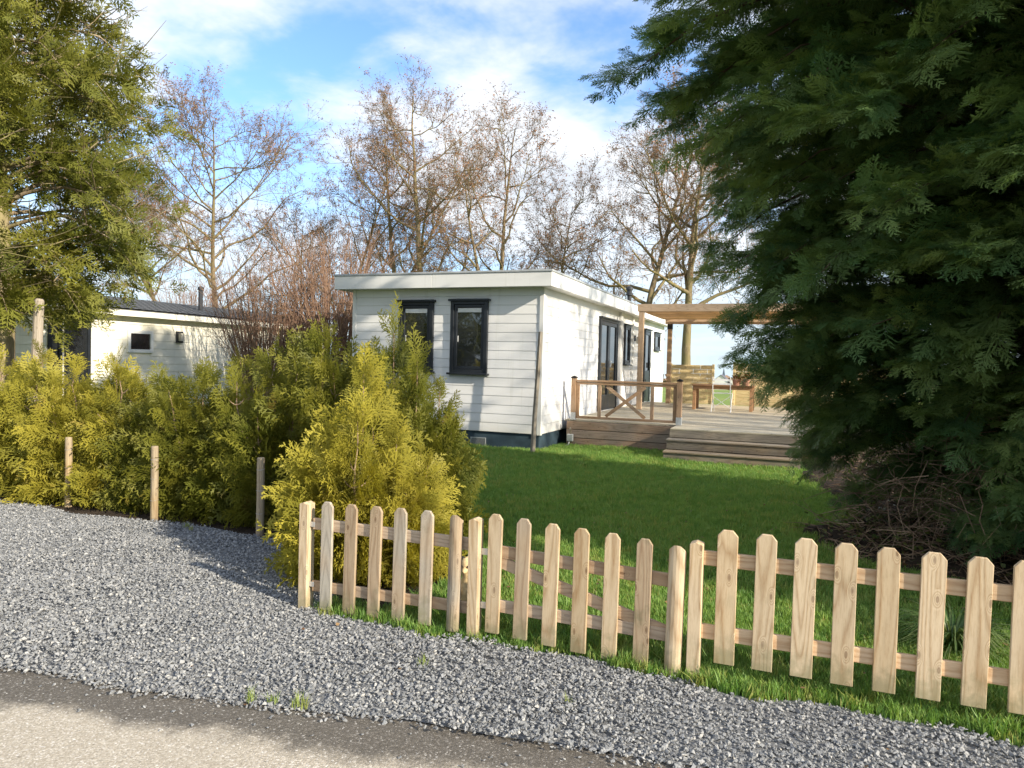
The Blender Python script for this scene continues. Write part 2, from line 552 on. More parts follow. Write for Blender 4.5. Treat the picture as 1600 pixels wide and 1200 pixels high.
def mat_asphalt():
    m, t = new_mat('worn_asphalt')
    tc = t.add('ShaderNodeTexCoord').outputs['Object']
    v = t.add('ShaderNodeTexVoronoi', {'Vector': tc, 'Scale': 150.0})
    v2 = t.add('ShaderNodeTexVoronoi', {'Vector': tc, 'Scale': 62.0})
    col = t.add('ShaderNodeSeparateColor', {0: v.outputs['Color']}).outputs[0]
    n = t.noise(tc, 2.4, 6, 0.68)
    nf = t.noise(tc, 40, 4, 0.7)
    # worn pale crown of the lane, damp dark strip along the gravel
    sep = t.add('ShaderNodeSeparateXYZ', {0: tc})
    edge = t.math('SUBTRACT', t.math('MULTIPLY_ADD', sep.outputs[0], 0.165), sep.outputs[1])
    edge.node.inputs[0].links[0].from_node.inputs[2].default_value = 2.88
    wob = t.math('ADD', edge, t.math('MULTIPLY', t.math('SUBTRACT', n, 0.5), 0.42))
    wob = t.math('ADD', wob, t.math('MULTIPLY', t.math('SUBTRACT', nf, 0.5), 0.12))
    pale = t.maprange(wob, 0.15, 0.30)
    dark = t.ramp(col, [(0.0, (0.095, 0.085, 0.07)), (0.75, (0.135, 0.12, 0.10)), (0.97, (0.24, 0.22, 0.19)), (1.0, (0.5, 0.48, 0.44))])
    light = t.ramp(col, [(0.0, (0.33, 0.29, 0.225)), (0.5, (0.43, 0.38, 0.305)), (0.9, (0.52, 0.47, 0.385)), (1.0, (0.68, 0.64, 0.58))])
    c = t.mix(pale, dark, light)
    pit = t.maprange(nf, 0.58, 0.72, 0, 0.6)
    c = t.mix(pit, c, (0.07, 0.062, 0.05))
    h = t.math('ADD', t.math('MULTIPLY', v.outputs['Distance'], -0.6), t.math('MULTIPLY', nf, 0.9))
    finish(t, c, t.maprange(pale, 0, 1, 0.6, 0.85), 0.3, h, 0.55, 0.006)
    return m


M['asphalt'] = mat_asphalt()
M['gravel_base'] = mat_ground('gravel_base', [(0.3, (0.12, 0.125, 0.13)), (0.6, (0.22, 0.226, 0.23))], 20, 0.9, 0.8, 70)
M['meadow'] = mat_ground('meadow', [(0.3, (0.10, 0.17, 0.035)), (0.5, (0.18, 0.25, 0.05)), (0.72, (0.34, 0.30, 0.14))], 0.03, 0.9, 0.3, 1.2)
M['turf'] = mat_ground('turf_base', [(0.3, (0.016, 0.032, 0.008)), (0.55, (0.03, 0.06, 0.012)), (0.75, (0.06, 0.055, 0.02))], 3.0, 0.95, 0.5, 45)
M['soil'] = mat_ground('dark_soil', [(0.25, (0.022, 0.017, 0.013)), (0.5, (0.055, 0.041, 0.03)), (0.75, (0.12, 0.09, 0.062))], 5.0, 0.95, 1.0, 38, 0.05)
M['grass'] = mat_leaf('grass_blade', (0.135, 0.27, 0.055), (0.33, 0.46, 0.12), None, 0.35, 0.5, usernd=True)
M['grass_dry'] = mat_leaf('grass_yellow', (0.24, 0.33, 0.07), (0.45, 0.43, 0.15), None, 0.35, 0.5, usernd=True)
M['tuft'] = mat_leaf('tuft_blade', (0.06, 0.13, 0.04), (0.24, 0.28, 0.12), None, 0.3, 0.45)
M['thuja'] = mat_leaf('thuja_green', (0.095, 0.115, 0.018), (0.28, 0.26, 0.035), (0.2, 0.13, 0.04), 0.38)
M['thuja_gold'] = mat_leaf('thuja_gold', (0.20, 0.195, 0.028), (0.54, 0.465, 0.07), (0.28, 0.18, 0.05), 0.38)
M['leyland'] = mat_leaf('cypress_dark', (0.065, 0.145, 0.055), (0.27, 0.35, 0.11), None, 0.40, usernd=True)
M['cypress'] = mat_leaf('cypress_yellowish', (0.10, 0.12, 0.02), (0.27, 0.26, 0.045), (0.26, 0.16, 0.06), 0.32)
M['ivy'] = mat_leaf('ivy_leaf', (0.04, 0.07, 0.02), (0.22, 0.24, 0.06), None, 0.25, 0.4)
M['potplant'] = mat_leaf('pot_plant_leaf', (0.18, 0.06, 0.03), (0.2, 0.22, 0.05), None, 0.3)
M['deadleaf'] = mat_leaf('dead_leaf', (0.12, 0.06, 0.03), (0.36, 0.24, 0.12), None, 0.2)
M['twig'] = mat_bark('brown_twigs', (0.20, 0.13, 0.085), (0.36, 0.26, 0.18))
M['twig_red'] = mat_bark('reddish_stems', (0.20, 0.12, 0.085), (0.33, 0.22, 0.15))
M['bark'] = mat_bark('alder_bark', (0.13, 0.10, 0.062), (0.28, 0.215, 0.135), (0.20, 0.17, 0.08))
M['bark_light'] = mat_bark('cypress_bark', (0.20, 0.15, 0.10), (0.36, 0.29, 0.2), (0.25, 0.23, 0.09))
M['bark_dark'] = mat_bark('dark_bark', (0.06, 0.045, 0.032), (0.14, 0.1, 0.07))
M['alder_twig'] = mat_bark('alder_twigs', (0.15, 0.11, 0.07), (0.24, 0.175, 0.11))
M['catkin'] = mat_leaf('alder_catkins', (0.22, 0.10, 0.05), (0.42, 0.23, 0.13), None, 0.2)


# ------------------------------------------------------------------ geometry-node instancer (for what nobody could count)
def instancer(name, pts, rot, scl, idx, templates, parent=None):
    """points carry rotation, scale and template number; one object"""
    n = len(pts)
    me = bpy.data.meshes.new(name)
    me.vertices.add(n)
    me.vertices.foreach_set('co', np.asarray(pts, np.float32).ravel())
    a = me.attributes.new('rot', 'FLOAT_VECTOR', 'POINT')
    a.data.foreach_set('vector', np.asarray(rot, np.float32).ravel())
    a = me.attributes.new('scl', 'FLOAT', 'POINT')
    a.data.foreach_set('value', np.asarray(scl, np.float32))
    a = me.attributes.new('pick', 'INT', 'POINT')
    a.data.foreach_set('value', np.asarray(idx, np.int32))
    coll = bpy.data.collections.new(name + '_templates')
    for k, tm in enumerate(templates):
        coll.objects.link(bpy.data.objects.new('%s_piece_%02d' % (name, k), tm))
    ng = bpy.data.node_groups.new(name + '_scatter', 'GeometryNodeTree')
    ng.interface.new_socket('Geometry', in_out='INPUT', socket_type='NodeSocketGeometry')
    ng.interface.new_socket('Geometry', in_out='OUTPUT', socket_type='NodeSocketGeometry')
    N = ng.nodes
    gi, go = N.new('NodeGroupInput'), N.new('NodeGroupOutput')
    ci = N.new('GeometryNodeCollectionInfo')
    ci.inputs['Collection'].default_value = coll
    ci.inputs['Separate Children'].default_value = True
    ci.inputs['Reset Children'].default_value = True
    ip = N.new('GeometryNodeInstanceOnPoints')
    ip.inputs['Pick Instance'].default_value = True

    def named(nm, typ):
        nd = N.new('GeometryNodeInputNamedAttribute')
        nd.data_type = typ
        nd.inputs['Name'].default_value = nm
        return nd.outputs['Attribute']
    e2r = N.new('FunctionNodeEulerToRotation')
    L = ng.links
    L.new(gi.outputs[0], ip.inputs['Points'])
    L.new(ci.outputs[0], ip.inputs['Instance'])
    L.new(named('pick', 'INT'), ip.inputs['Instance Index'])
    L.new(named('rot', 'FLOAT_VECTOR'), e2r.inputs[0])
    L.new(e2r.outputs[0], ip.inputs['Rotation'])
    L.new(named('scl', 'FLOAT'), ip.inputs['Scale'])
    L.new(ip.outputs[0], go.inputs[0])
    o = obj(name, me, parent)
    md = o.modifiers.new('scatter', 'NODES')
    md.node_group = ng
    return o


RNG = np.random.default_rng(7)
random.seed(7)


# ------------------------------------------------------------------ the setting: ground, lane, gravel, lawn, bed
def sheet(name, pts, z, mat, kind='structure'):
    me = bpy.data.meshes.new(name)
    me.from_pydata([(x, y, z) for x, y in pts], [], [tuple(range(len(pts)))])
    me.materials.append(mat)
    o = obj(name, me)
    o['kind'] = kind
    return o


def ground_z(y):
    return 0.0 if y < 25 else -0.0262 * (y - 25)


g = MB()
for y0, y1 in ((-120, 25), (25, 60), (60, 200), (200, 900)):
    g.poly([(-900, y0, ground_z(y0) - 0.012), (900, y0, ground_z(y0) - 0.012), (900, y1, ground_z(y1) - 0.012), (-900, y1, ground_z(y1) - 0.012)], [(0, 1, 2, 3)])
tag(g.build('ground', M['meadow']), kind='structure')


def lane_edge(x):          # Y of the edge between asphalt and gravel
    return 2.88 + 0.165 * x + 0.02 * math.sin(x * 3.1) + 0.012 * math.sin(x * 7.7 + 1)


def gravel_edge(x):        # Y of the far edge of the gravel
    if x < -2.95:
        return 4.93 + 0.05 * math.sin(x * 2.3) + 0.03 * math.sin(x * 6.1)
    if x < -2.72:
        return 4.93 - (x + 2.95) / 0.23 * 1.30
    return (3.60 if x < -0.4 else 3.56) + 0.035 * math.sin(x * 4.3) + 0.02 * math.sin(x * 11.0) + max(0, x + 0.4) * 0.0


xs = np.arange(-14, 4.01, 0.1)
sheet('asphalt_lane', [(-30, -3.5), (6, -3.5), (6, 3.9)] + [(x, lane_edge(x) + 0.12) for x in xs[::-1]] + [(-30, -2.0)], 0.0, M['asphalt'])
sheet('gravel_strip', [(x, lane_edge(x) + 0.045) for x in xs] + [(x, gravel_edge(x) + 0.03) for x in xs[::-1]], 0.005, M['gravel_base'])
SOIL = [(0.10, 7.42), (0.27, 6.8), (0.75, 6.3), (1.3, 6.05), (1.9, 5.4), (6, 5.0), (7, 13.2), (0.25, 13.2), (0.2, 12.0), (0.1, 11.2), (0.35, 10.2), (0.62, 9.2), (0.68, 8.4), (0.5, 7.9), (0.2, 7.6)]


def in_poly(x, y, P):
    c = False
    j = len(P) - 1
    for i in range(len(P)):
        xi, yi = P[i]
        xj, yj = P[j]
        if (yi > y) != (yj > y) and x < (xj - xi) * (y - yi) / (yj - yi) + xi:
            c = not c
        j = i
    return c


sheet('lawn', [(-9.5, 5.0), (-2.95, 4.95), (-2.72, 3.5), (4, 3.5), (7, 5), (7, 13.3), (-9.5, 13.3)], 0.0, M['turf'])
sheet('hedge_bed', [(-9.5, 4.9), (-2.97, 4.9), (-2.8, 3.8), (-1.95, 3.95), (-2.1, 5.4), (-2.6, 6.4), (-9.5, 6.4)], 0.004, M['soil'])
# rough soil bed under the conifers
nx, ny = 60, 70
X, Y = np.meshgrid(np.linspace(-0.2, 6.6, nx), np.linspace(4.9, 13.2, ny))
ins = np.array([[in_poly(X[j, i], Y[j, i], SOIL) for i in range(nx)] for j in range(ny)])
Zs = np.where(ins, 0.035 + 0.05 * RNG.random((ny, nx)), -0.03)
V = np.stack([X, Y, Zs], -1).reshape(-1, 3)
q = np.array([[j * nx + i, j * nx + i + 1, (j + 1) * nx + i + 1, (j + 1) * nx + i] for j in range(ny - 1) for i in range(nx - 1)])
T = np.concatenate([q[:, [0, 1, 2]], q[:, [0, 2, 3]]])
tag(obj('soil_bed', mesh_np('soil_bed', V, T, [M['soil']], smooth=True)), kind='structure')


# crushed stone
def stone_mesh(k, n=11):
    import bmesh
    r = np.random.default_rng(100 + k)
    p = norm(r.normal(size=(n, 3))) * r.uniform(0.75, 1.0, (n, 1))
    p *= np.array([1.0, r.uniform(0.6, 0.9), r.uniform(0.4, 0.7)])
    bm = bmesh.new()
    vs = [bm.verts.new(x) for x in p]
    bmesh.ops.convex_hull(bm, input=vs)
    for v in [v for v in bm.verts if not v.link_faces]:
        bm.verts.remove(v)
    me = bpy.data.meshes.new('stone_%d' % k)
    bm.to_mesh(me)
    bm.free()
    me.materials.append(M['stone'])
    return me


stones = [stone_mesh(k) for k in range(9)]
pts = []
n_try = 230000
gx = RNG.uniform(-9.0, 2.6, n_try)
gy = RNG.uniform(1.5, 5.05, n_try)
le = np.array([lane_edge(x) for x in gx])
ge = np.array([gravel_edge(x) for x in gx])
keep = (gy > le + RNG.normal(0, 0.018, n_try)) & (gy < ge + RNG.normal(0, 0.02, n_try))
# thinner where it is far out of the picture
gx, gy = gx[keep], gy[keep]
keep = (gx > -7.9) | (RNG.random(len(gx)) < 0.4)
gx, gy = gx[keep], gy[keep]
n = len(gx)
mound = 0.012 * np.sin(gx * 2.1 + gy * 1.3) + 0.01 * np.sin(gx * 5.3 - gy * 4.1)
P = np.stack([gx, gy, 0.008 + RNG.uniform(0, 0.014, n) + np.maximum(mound, -0.004)], -1)
rot = np.stack([RNG.normal(0, 0.42, n), RNG.normal(0, 0.42, n), RNG.uniform(0, 6.28, n)], -1)
o = instancer('gravel', P, rot, RNG.gamma(8.0, 0.00125, n).clip(0.0045, 0.020), RNG.integers(0, 9, n), stones)
tag(o, 'crushed blue grey stone gravel strip between the lane and the fence', 'gravel', kind='stuff')
# stray stones on the lane
n = 130
sx = RNG.uniform(-4.2, 1.0, n)
sy = np.array([lane_edge(x) for x in sx]) - np.abs(RNG.exponential(0.13, n))
P = np.stack([sx, sy, np.full(n, 0.006)], -1)
rot = np.stack([RNG.normal(0, 0.4, n), RNG.normal(0, 0.4, n), RNG.uniform(0, 6.28, n)], -1)
tag(instancer('stray_stones', P, rot, RNG.uniform(0.004, 0.012, n), RNG.integers(0, 9, n), stones),
    'scattered loose grey stones lying on the asphalt edge', 'stones', kind='stuff')


# grass
def tuft_mesh(k, mat, blades=22, h=(0.035, 0.085), spread=0.045, wid=0.0035, lean=0.5):
    r = np.random.default_rng(300 + k)
    V, T = [], []
    for b in range(blades):
        a = r.uniform(0, 6.28)
        rad = spread * math.sqrt(r.random())
        px, py = rad * math.cos(a), rad * math.sin(a)
        hh = r.uniform(*h)
        d = r.uniform(0, 6.28)
        ln = hh * lean * r.uniform(0.2, 1.3)
        dx, dy = math.cos(d), math.sin(d)
        wx, wy = -dy * wid * r.uniform(0.7, 1.3), dx * wid
        b0 = len(V)
        V += [(px - wx, py - wy, -0.005), (px + wx, py + wy, -0.005),
              (px + dx * ln * 0.35 - wx * .8, py + dy * ln * 0.35 - wy * .8, hh * 0.6), (px + dx * ln * 0.35 + wx * .8, py + dy * ln * 0.35 + wy * .8, hh * 0.6),
              (px + dx * ln, py + dy * ln, hh)]
        T += [(b0, b0 + 1, b0 + 3), (b0, b0 + 3, b0 + 2), (b0 + 2, b0 + 3, b0 + 4)]
    return mesh_np('grass_tuft_%d' % k, V, T, [mat])


tufts = [tuft_mesh(k, M['grass']) for k in range(5)] + [tuft_mesh(5, M['grass_dry'], 18)] + \
        [tuft_mesh(6 + k, M['grass'], 26, (0.06, 0.13), 0.05, 0.0035, 0.8) for k in range(2)] + [tuft_mesh(8, M['grass_dry'], 24, (0.06, 0.13), 0.05, 0.0035, 0.9)]


def lawn_pts(x0, x1, y0, y1, dens):
    n = int((x1 - x0) * (y1 - y0) * dens)
    x = RNG.uniform(x0, x1, n)
    y = RNG.uniform(y0, y1, n)
    ok = []
    for a, b in zip(x, y):
        if b < gravel_edge(a) + 0.02:
            continue
        if a < -2.25 and b < 5.2 and not (b < 3.85 and a > -2.7):
            continue
        if b > 11.95 and (a < -4.12 or a > -2.0):
            continue
        if b > 13.15:
            continue
        ok.append((a, b) if not in_poly(a + RNG.normal(0, 0.1), b + RNG.normal(0, 0.1), SOIL) else None)
    return np.array([p for p in ok if p is not None])


A = [lawn_pts(-3.0, 3.0, 3.5, 4.8, 1500), lawn_pts(-3.2, 1.9, 4.8, 7.0, 1150), lawn_pts(-4.2, 1.0, 7.0, 9.5, 800), lawn_pts(-6.5, 1.0, 9.5, 13.2, 560)]
A = np.concatenate(A)
n = len(A)
tall = np.exp(-((A[:, 1] - 3.85) / 0.30) ** 2)
pick = RNG.integers(0, 5, n)
patch = np.sin(A[:, 0] * 2.3 + 1.7 * np.sin(A[:, 1] * 1.1)) * np.sin(A[:, 1] * 1.9 + 2.0 * np.sin(A[:, 0] * 1.3))
dry = RNG.random(n) < 0.12 + 0.10 * tall + 0.26 * np.clip(patch, 0, 1)
pick[dry] = 5
big = RNG.random(n) < 0.32 * tall
pick[big] = RNG.integers(6, 8, big.sum())
pick[big & dry] = 8
scl = RNG.uniform(0.55, 1.05, n) * (1 + 0.18 * patch) * (1 + 0.05 * np.maximum(A[:, 1] - 6, 0)) * 0.85
P = np.column_stack([A, np.zeros(n)])
rot = np.stack([RNG.normal(0, 0.12, n), RNG.normal(0, 0.12, n), RNG.uniform(0, 6.28, n)], -1)
tag(instancer('lawn_grass', P, rot, scl, pick, tufts), 'short green lawn grass between the picket fence and the house', 'grass', kind='stuff')
# small weeds sprouting in the gravel
wp = np.array([(-2.22, 2.56), (-2.12, 2.58), (-2.0, 2.60), (-1.97, 2.6), (-5.0, 4.9), (-4.9, 4.85), (-1.7, 3.2), (-0.9, 3.1), (-2.6, 3.6), (-2.55, 3.62), (-1.6, 3.6)])
n = len(wp)
tag(instancer('weeds', np.column_stack([wp, np.full(n, 0.012)]), np.stack([np.zeros(n), np.zeros(n), RNG.uniform(0, 6, n)], -1), RNG.uniform(0.3, 0.6, n), np.full(n, 8), tufts),
    'small yellow green weeds sprouting at the gravel edge', 'weeds', kind='stuff')


# ------------------------------------------------------------------ the white house
HX0, HX1, HY0, HY1 = -8.05, -4.15, 11.98, 24.2
Z0, Z1 = 0.30, 2.90
house = empty('mobile_home', ((HX0 + HX1) / 2, HY0, 0), 'white mobile home with flat roof, black framed windows and weatherboard walls', 'house')
HO = house.location


def hpart(mb, name, mat, parent=None, **k):
    """part given in world coordinates, parented to the house (or one of its parts, which sit at its origin)"""
    mb.v = [(x - HO.x, y - HO.y, z - HO.z) for x, y, z in mb.v]
    return mb.build(name, mat, parent or house, **k)


hpart(MB().box(HX0 + 0.04, HX1 - 0.04, HY0 + 0.04, HY1 - 0.04, 0.0, 0.32), 'plinth', M['skirting'])
wall = hpart(MB().box(HX0 + 0.02, HX1 - 0.02, HY0 + 0.02, HY1 - 0.02, 0.325, Z1), 'wall', M['siding'])
# openings on the long wall: (y0, y1, z0, z1)
DOOR1 = (15.82, 17.55, 0.5, 2.62)
WIN2 = (18.35, 18.98, 1.58, 2.60)
DOOR2 = (20.95, 21.85, 0.5, 2.62)
WIN3 = (22.52, 23.42, 2.06, 2.60)
# openings on the front: (x0, x1, z0, z1)
FW = [(-7.02, -6.29, 1.35, 2.65), (-5.93, -5.19, 1.34, 2.66)]


def board_rows(a0, a1, holes, face):
    pitch = 0.1625
    k = 0
    z = Z0
    while z < Z1 - 0.02:
        zt = min(z + pitch, Z1)
        cuts = [(a0, a1)]
        for h0, h1, hz0, hz1 in holes:
            if zt > hz0 + 0.03 and z < hz1 - 0.03:
                nc = []
                for s, e in cuts:
                    if h0 > s and h1 < e:
                        nc += [(s, h0), (h1, e)]
                    else:
                        nc.append((s, e))
                cuts = nc
        for s, e in cuts:
            off = (2.7, 3.9, 3.2, 2.2)[k % 4]
            while e - s > 4.3:
                face(s, s + off - 0.002, z, zt)
                s += off
                off = 3.6
            if e - s > 0.03:
                face(s, e, z, zt)
        z += pitch
        k += 1


def siding_profile(z, zt):
    return [(0.0, z + 0.001), (0.014, z + 0.002), (0.016, z + 0.010), (0.010, zt - 0.001), (0.0, zt)]


def front_board(s, e, z, zt):
    mb = MB().prism([(HY0 + 0.02 - u, w) for u, w in siding_profile(z, zt)], 'x', s, e)
    hpart(mb, 'siding_board', M['siding'], wall)


def side_board(s, e, z, zt):
    mb = MB().prism([(HX1 - 0.02 + u, w) for u, w in siding_profile(z, zt)], 'y', s, e)
    hpart(mb, 'siding_board', M['siding'], wall)


board_rows(HX0 + 0.02, HX1 - 0.02, FW, front_board)
board_rows(HY0 + 0.0, HY1 - 0.02, [DOOR1, WIN2, DOOR2, WIN3], side_board)
# corner boards and the downpipes / cover strips on the long wall
hpart(MB().box(HX1 - 0.065, HX1 + 0.012, HY0 - 0.014, HY0 + 0.06, 0.285, Z1 - 0.01), 'corner_board', M['fascia'], bevel=0.004)
hpart(MB().box(HX0 - 0.012, HX0 + 0.06, HY0 - 0.014, HY0 + 0.06, 0.285, Z1 - 0.01), 'corner_board', M['fascia'], bevel=0.004)
hpart(MB().box(HX1 + 0.001, HX1 + 0.05, 17.80, 18.02, 0.5, Z1 - 0.01), 'corner_board', M['fascia'], bevel=0.004)
hpart(MB().box(HX1 - 0.03, HX1 + 0.02, HY1 - 0.06, HY1 + 0.012, 0.285, Z1 - 0.01), 'corner_board', M['fascia'], bevel=0.004)
hpart(MB().tube([(HX1 + 0.04, 19.25, 0.5), (HX1 + 0.04, 19.25, 2.86)], 0.028, 8), 'downpipe', M['white'])
# flat roof with overhanging fascia
OV = 0.24
hpart(MB().box(HX0 - OV + 0.03, HX1 + OV - 0.03, HY0 - 0.27, HY1 + 0.2, Z1 - 0.02, Z1 + 0.03), 'soffit', M['fascia'])
roof = hpart(MB().box(HX0 - OV + 0.03, HX1 + OV - 0.03, HY0 - 0.27, HY1 + 0.2, Z1 + 0.032, 3.12), 'roof', M['roofing'])
yf = HY0 - 0.30
for a, b in ((HX0 - OV, -6.195), (-6.19, HX1 + OV - 0.026)):
    hpart(MB().box(a, b, yf, yf + 0.028, Z1 - 0.03, 3.115), 'fascia_board', M['fascia'], roof, bevel=0.003)
for a, b in ((yf, 15.0), (15.005, 18.6), (18.605, 21.9), (21.905, HY1 + 0.24)):
    hpart(MB().box(HX1 + OV - 0.025, HX1 + OV, a, b, Z1 - 0.03, 3.115), 'fascia_board', M['fascia'], roof, bevel=0.003)
    hpart(MB().box(HX0 - OV, HX0 - OV + 0.025, a + 0.03, b, Z1 - 0.03, 3.115), 'fascia_board', M['fascia'], roof)
hpart(MB().box(HX0 - OV - 0.015, HX1 + OV + 0.015, yf - 0.015, yf + 0.10, 3.116, 3.155), 'edge_trim', M['grey_cap'], roof, bevel=0.006)
hpart(MB().box(HX1 + OV - 0.09, HX1 + OV + 0.015, yf + 0.101, HY1 + 0.26, 3.116, 3.155), 'edge_trim', M['grey_cap'], roof, bevel=0.006)
# roof flue
hpart(MB().lathe([(0.07, 0), (0.07, 0.72), (0.12, 0.74), (0.12, 0.80), (0.085, 0.82), (0.085, 0.9), (0.12, 0.92), (0.11, 1.0), (0.03, 1.05)], 14, (-5.2, 23.6, 3.12)), 'flue', M['darkmetal'], roof, smooth=False)


def front_window(x0, x1, z0, z1):
    y = HY0
    mb = MB()
    fw = 0.07
    for b in ((x0, x0 + fw, z0, z1), (x1 - fw, x1, z0, z1), (x0 + fw, x1 - fw, z1 - fw, z1), (x0 + fw, x1 - fw, z0, z0 + fw)):
        mb.box(b[0], b[1], y - 0.05, y + 0.05, b[2], b[3])
    w = hpart(mb, 'window', M['dark'], bevel=0.004)
    hpart(MB().box(x0 - 0.035, x1 + 0.035, y - 0.095, y + 0.02, z1 - 0.012, z1 + 0.028), 'head_trim', M['dark'], w, bevel=0.005)
    hpart(MB().box(x0 - 0.035, x1 + 0.035, y - 0.105, y + 0.02, z0 - 0.03, z0 + 0.006), 'sill', M['dark'], w, bevel=0.005)
    a, b, c, d = x0 + fw + 0.004, x1 - fw - 0.004, z0 + fw + 0.004, z1 - fw - 0.004
    mb = MB()
    s = 0.055
    for q in ((a, a + s, c, d), (b - s, b, c, d), (a + s, b - s, d - s, d), (a + s, b - s, c, c + s)):
        mb.box(q[0], q[1], y - 0.032, y + 0.02, q[2], q[3])
    hpart(mb, 'sash', M['dark'], w, bevel=0.004)
    hpart(MB().box(a + s - 0.003, b - s + 0.003, y - 0.008, y, c + s - 0.003, d - s + 0.003), 'pane', M['glass'], w)
    hpart(MB().box(a + s + 0.004, b - s - 0.004, y - 0.019, y - 0.010, d - s - 0.085, d - s - 0.008), 'blind', M['curtain'], w, bevel=0.003)
    hpart(MB().bar((a + s + 0.02, y - 0.016, (c + d) / 2 + 0.02), (a + s + 0.02, y - 0.016, (c + d) / 2 - 0.09), 0.012, 0.008, (0, 1, 0)), 'handle', M['white'], w)


for f in FW:
    front_window(*f)


def side_opening(name, y0, y1, z0, z1, leaves=1, panel=0.0, sill=True):
    x = HX1
    mb = MB()
    fw = 0.06
    rows = [(y0, y0 + fw, z0, z1), (y1 - fw, y1, z0, z1), (y0 + fw, y1 - fw, z1 - fw, z1)]
    if sill:
        rows.append((y0 + fw, y1 - fw, z0, z0 + fw))
    for q in rows:
        mb.box(x - 0.05, x + 0.045, q[0], q[1], q[2], q[3])
    w = hpart(mb, name, M['dark'], bevel=0.004)
    hpart(MB().box(x - 0.01, x + 0.085, y0 - 0.03, y1 + 0.03, z1 - 0.01, z1 + 0.026), 'head_trim', M['dark'], w, bevel=0.004)
    if sill:
        hpart(MB().box(x - 0.01, x + 0.095, y0 - 0.03, y1 + 0.03, z0 - 0.03, z0 + 0.005), 'sill', M['dark'], w, bevel=0.004)
    a, b = y0 + fw + 0.003, y1 - fw - 0.003
    wd = (b - a) / leaves
    for i in range(leaves):
        p, q = a + i * wd + 0.002, a + (i + 1) * wd - 0.002
        c, d = (z0 + fw + 0.003 if sill else z0 + 0.02), z1 - fw - 0.003
        s = 0.09 if leaves > 1 or panel else 0.05
        mb = MB()
        bot = c + max(s, panel)
        for r in ((p, p + s, c, d), (q - s, q, c, d), (p + s, q - s, d - s, d), (p + s, q - s, c, bot)):
            mb.box(x - 0.02, x + 0.03, r[0], r[1], r[2], r[3])
        if panel > 0.6:
            for r in ((p + s + 0.05, q - s - 0.05, c + 0.12, c + panel - 0.25),):
                mb.box(x + 0.0305, x + 0.04, r[0], r[1], r[2], r[3])
        hpart(mb, 'sash' if not panel else 'door_leaf', M['dark'], w, bevel=0.004)
        hpart(MB().box(x - 0.004, x + 0.004, p + s - 0.003, q - s + 0.003, bot - 0.003, d - s + 0.003), 'pane', M['glass'], w)
    if panel:
        hy = y1 - 0.13 if leaves == 1 else (y0 + y1) / 2 + 0.05
        hpart(MB().box(x + 0.032, x + 0.075, hy - 0.012, hy + 0.012, z0 + 1.0, z0 + 1.16), 'handle', M['galv'], w, bevel=0.003)
    return w


side_opening('french_door', *DOOR1, leaves=2, panel=0.34, sill=False)
side_opening('window', *WIN2)
side_opening('door', *DOOR2, leaves=1, panel=0.9, sill=False)
side_opening('window', *WIN3)
# wall lamp and plinth vent
wl = hpart(MB().box(HX1 + 0.0, HX1 + 0.05, 19.5, 19.6, 2.22, 2.38), 'wall_lamp', M['darkmetal'], bevel=0.004)
hpart(MB().lathe([(0.04, 0), (0.065, 0.04), (0.065, 0.18), (0.03, 0.2)], 10, (HX1 + 0.13, 19.55, 2.15)), 'lamp_glass', M['lampglass'], wl)
vent = MB()
vx0, vx1, vz0, vz1 = -5.5, -5.2, 0.03, 0.17
for i in range(9):
    z = vz0 + 0.016 * i
    vent.box(vx0 + 0.012, vx1 - 0.012, HY0 + 0.022, HY0 + 0.036, z + 0.004, z + 0.010)
for q in ((vx0, vx0 + 0.012, vz0, vz1), (vx1 - 0.012, vx1, vz0, vz1), (vx0, vx1, vz1, vz1 + 0.012), (vx0, vx1, vz0 - 0.012, vz0)):
    vent.box(q[0], q[1], HY0 + 0.018, HY0 + 0.038, q[2], q[3])
hpart(vent, 'plinth_vent', M['galv'])

# stake leaning at the house corner
st = MB()
st.tube([(-4.13, 11.55, -0.05), (-4.11, 11.56, 0.7), (-4.075, 11.57, 1.4), (-4.05, 11.58, 2.08), (-4.05, 11.58, 2.10)], [0.042, 0.04, 0.039, 0.037, 0.001], 4)
tag(st.build('wooden_stake', M['stake']), 'weathered wooden stake standing upright at the corner of the house', 'stake')

# ------------------------------------------------------------------ deck, steps, railing
DZ = 0.50
deck = empty('wooden_deck', (-2.0, 13.2, 0), 'weathered grey wooden deck along the long side of the house', 'deck')


def dpart(mb, name, mat, root, parent=None, **k):
    o_ = root.location
    mb.v = [(x - o_.x, y - o_.y, z - o_.z) for x, y, z in mb.v]
    return mb.build(name, mat, parent or root, **k)


pm = {}
y = 12.50
k = 0
while y < 21.25:
    x0 = -1.98 if y < 13.14 else HX1 + 0.06
    x1 = 3.2 if y > 13.14 else 0.12
    w = 0.142
    # each run of deck is two boards butted end to end, joints staggered
    segs = [(x0, x1)] if x1 - x0 < 3 else [(x0, x0 + 2.4 + 1.3 * (k % 3)), (x0 + 2.404 + 1.3 * (k % 3), x1)]
    for a, b in segs:
        key = round(b - a, 3)
        if key not in pm:
            pm[key] = MB().box(-key / 2, key / 2, -w / 2, w / 2, -0.028, 0).mesh('plank', M['deck'], 0.004)
        ob = obj('plank', pm[key], deck, ((a + b) / 2 - deck.location.x, y + w / 2 - deck.location.y, DZ + random.uniform(-0.002, 0.002)))
    y += 0.148
    k += 1
for i in range(3):
    dpart(MB().box(-4.02, -1.995, 13.115, 13.145, 0.012 + i * 0.158, 0.012 + i * 0.158 + 0.148), 'skirt_board', M['skirt_wood'], deck, bevel=0.004)
dpart(MB().box(-4.0, 3.1, 13.2, 21.2, 0.0, 0.45), 'substructure', M['black'], deck)
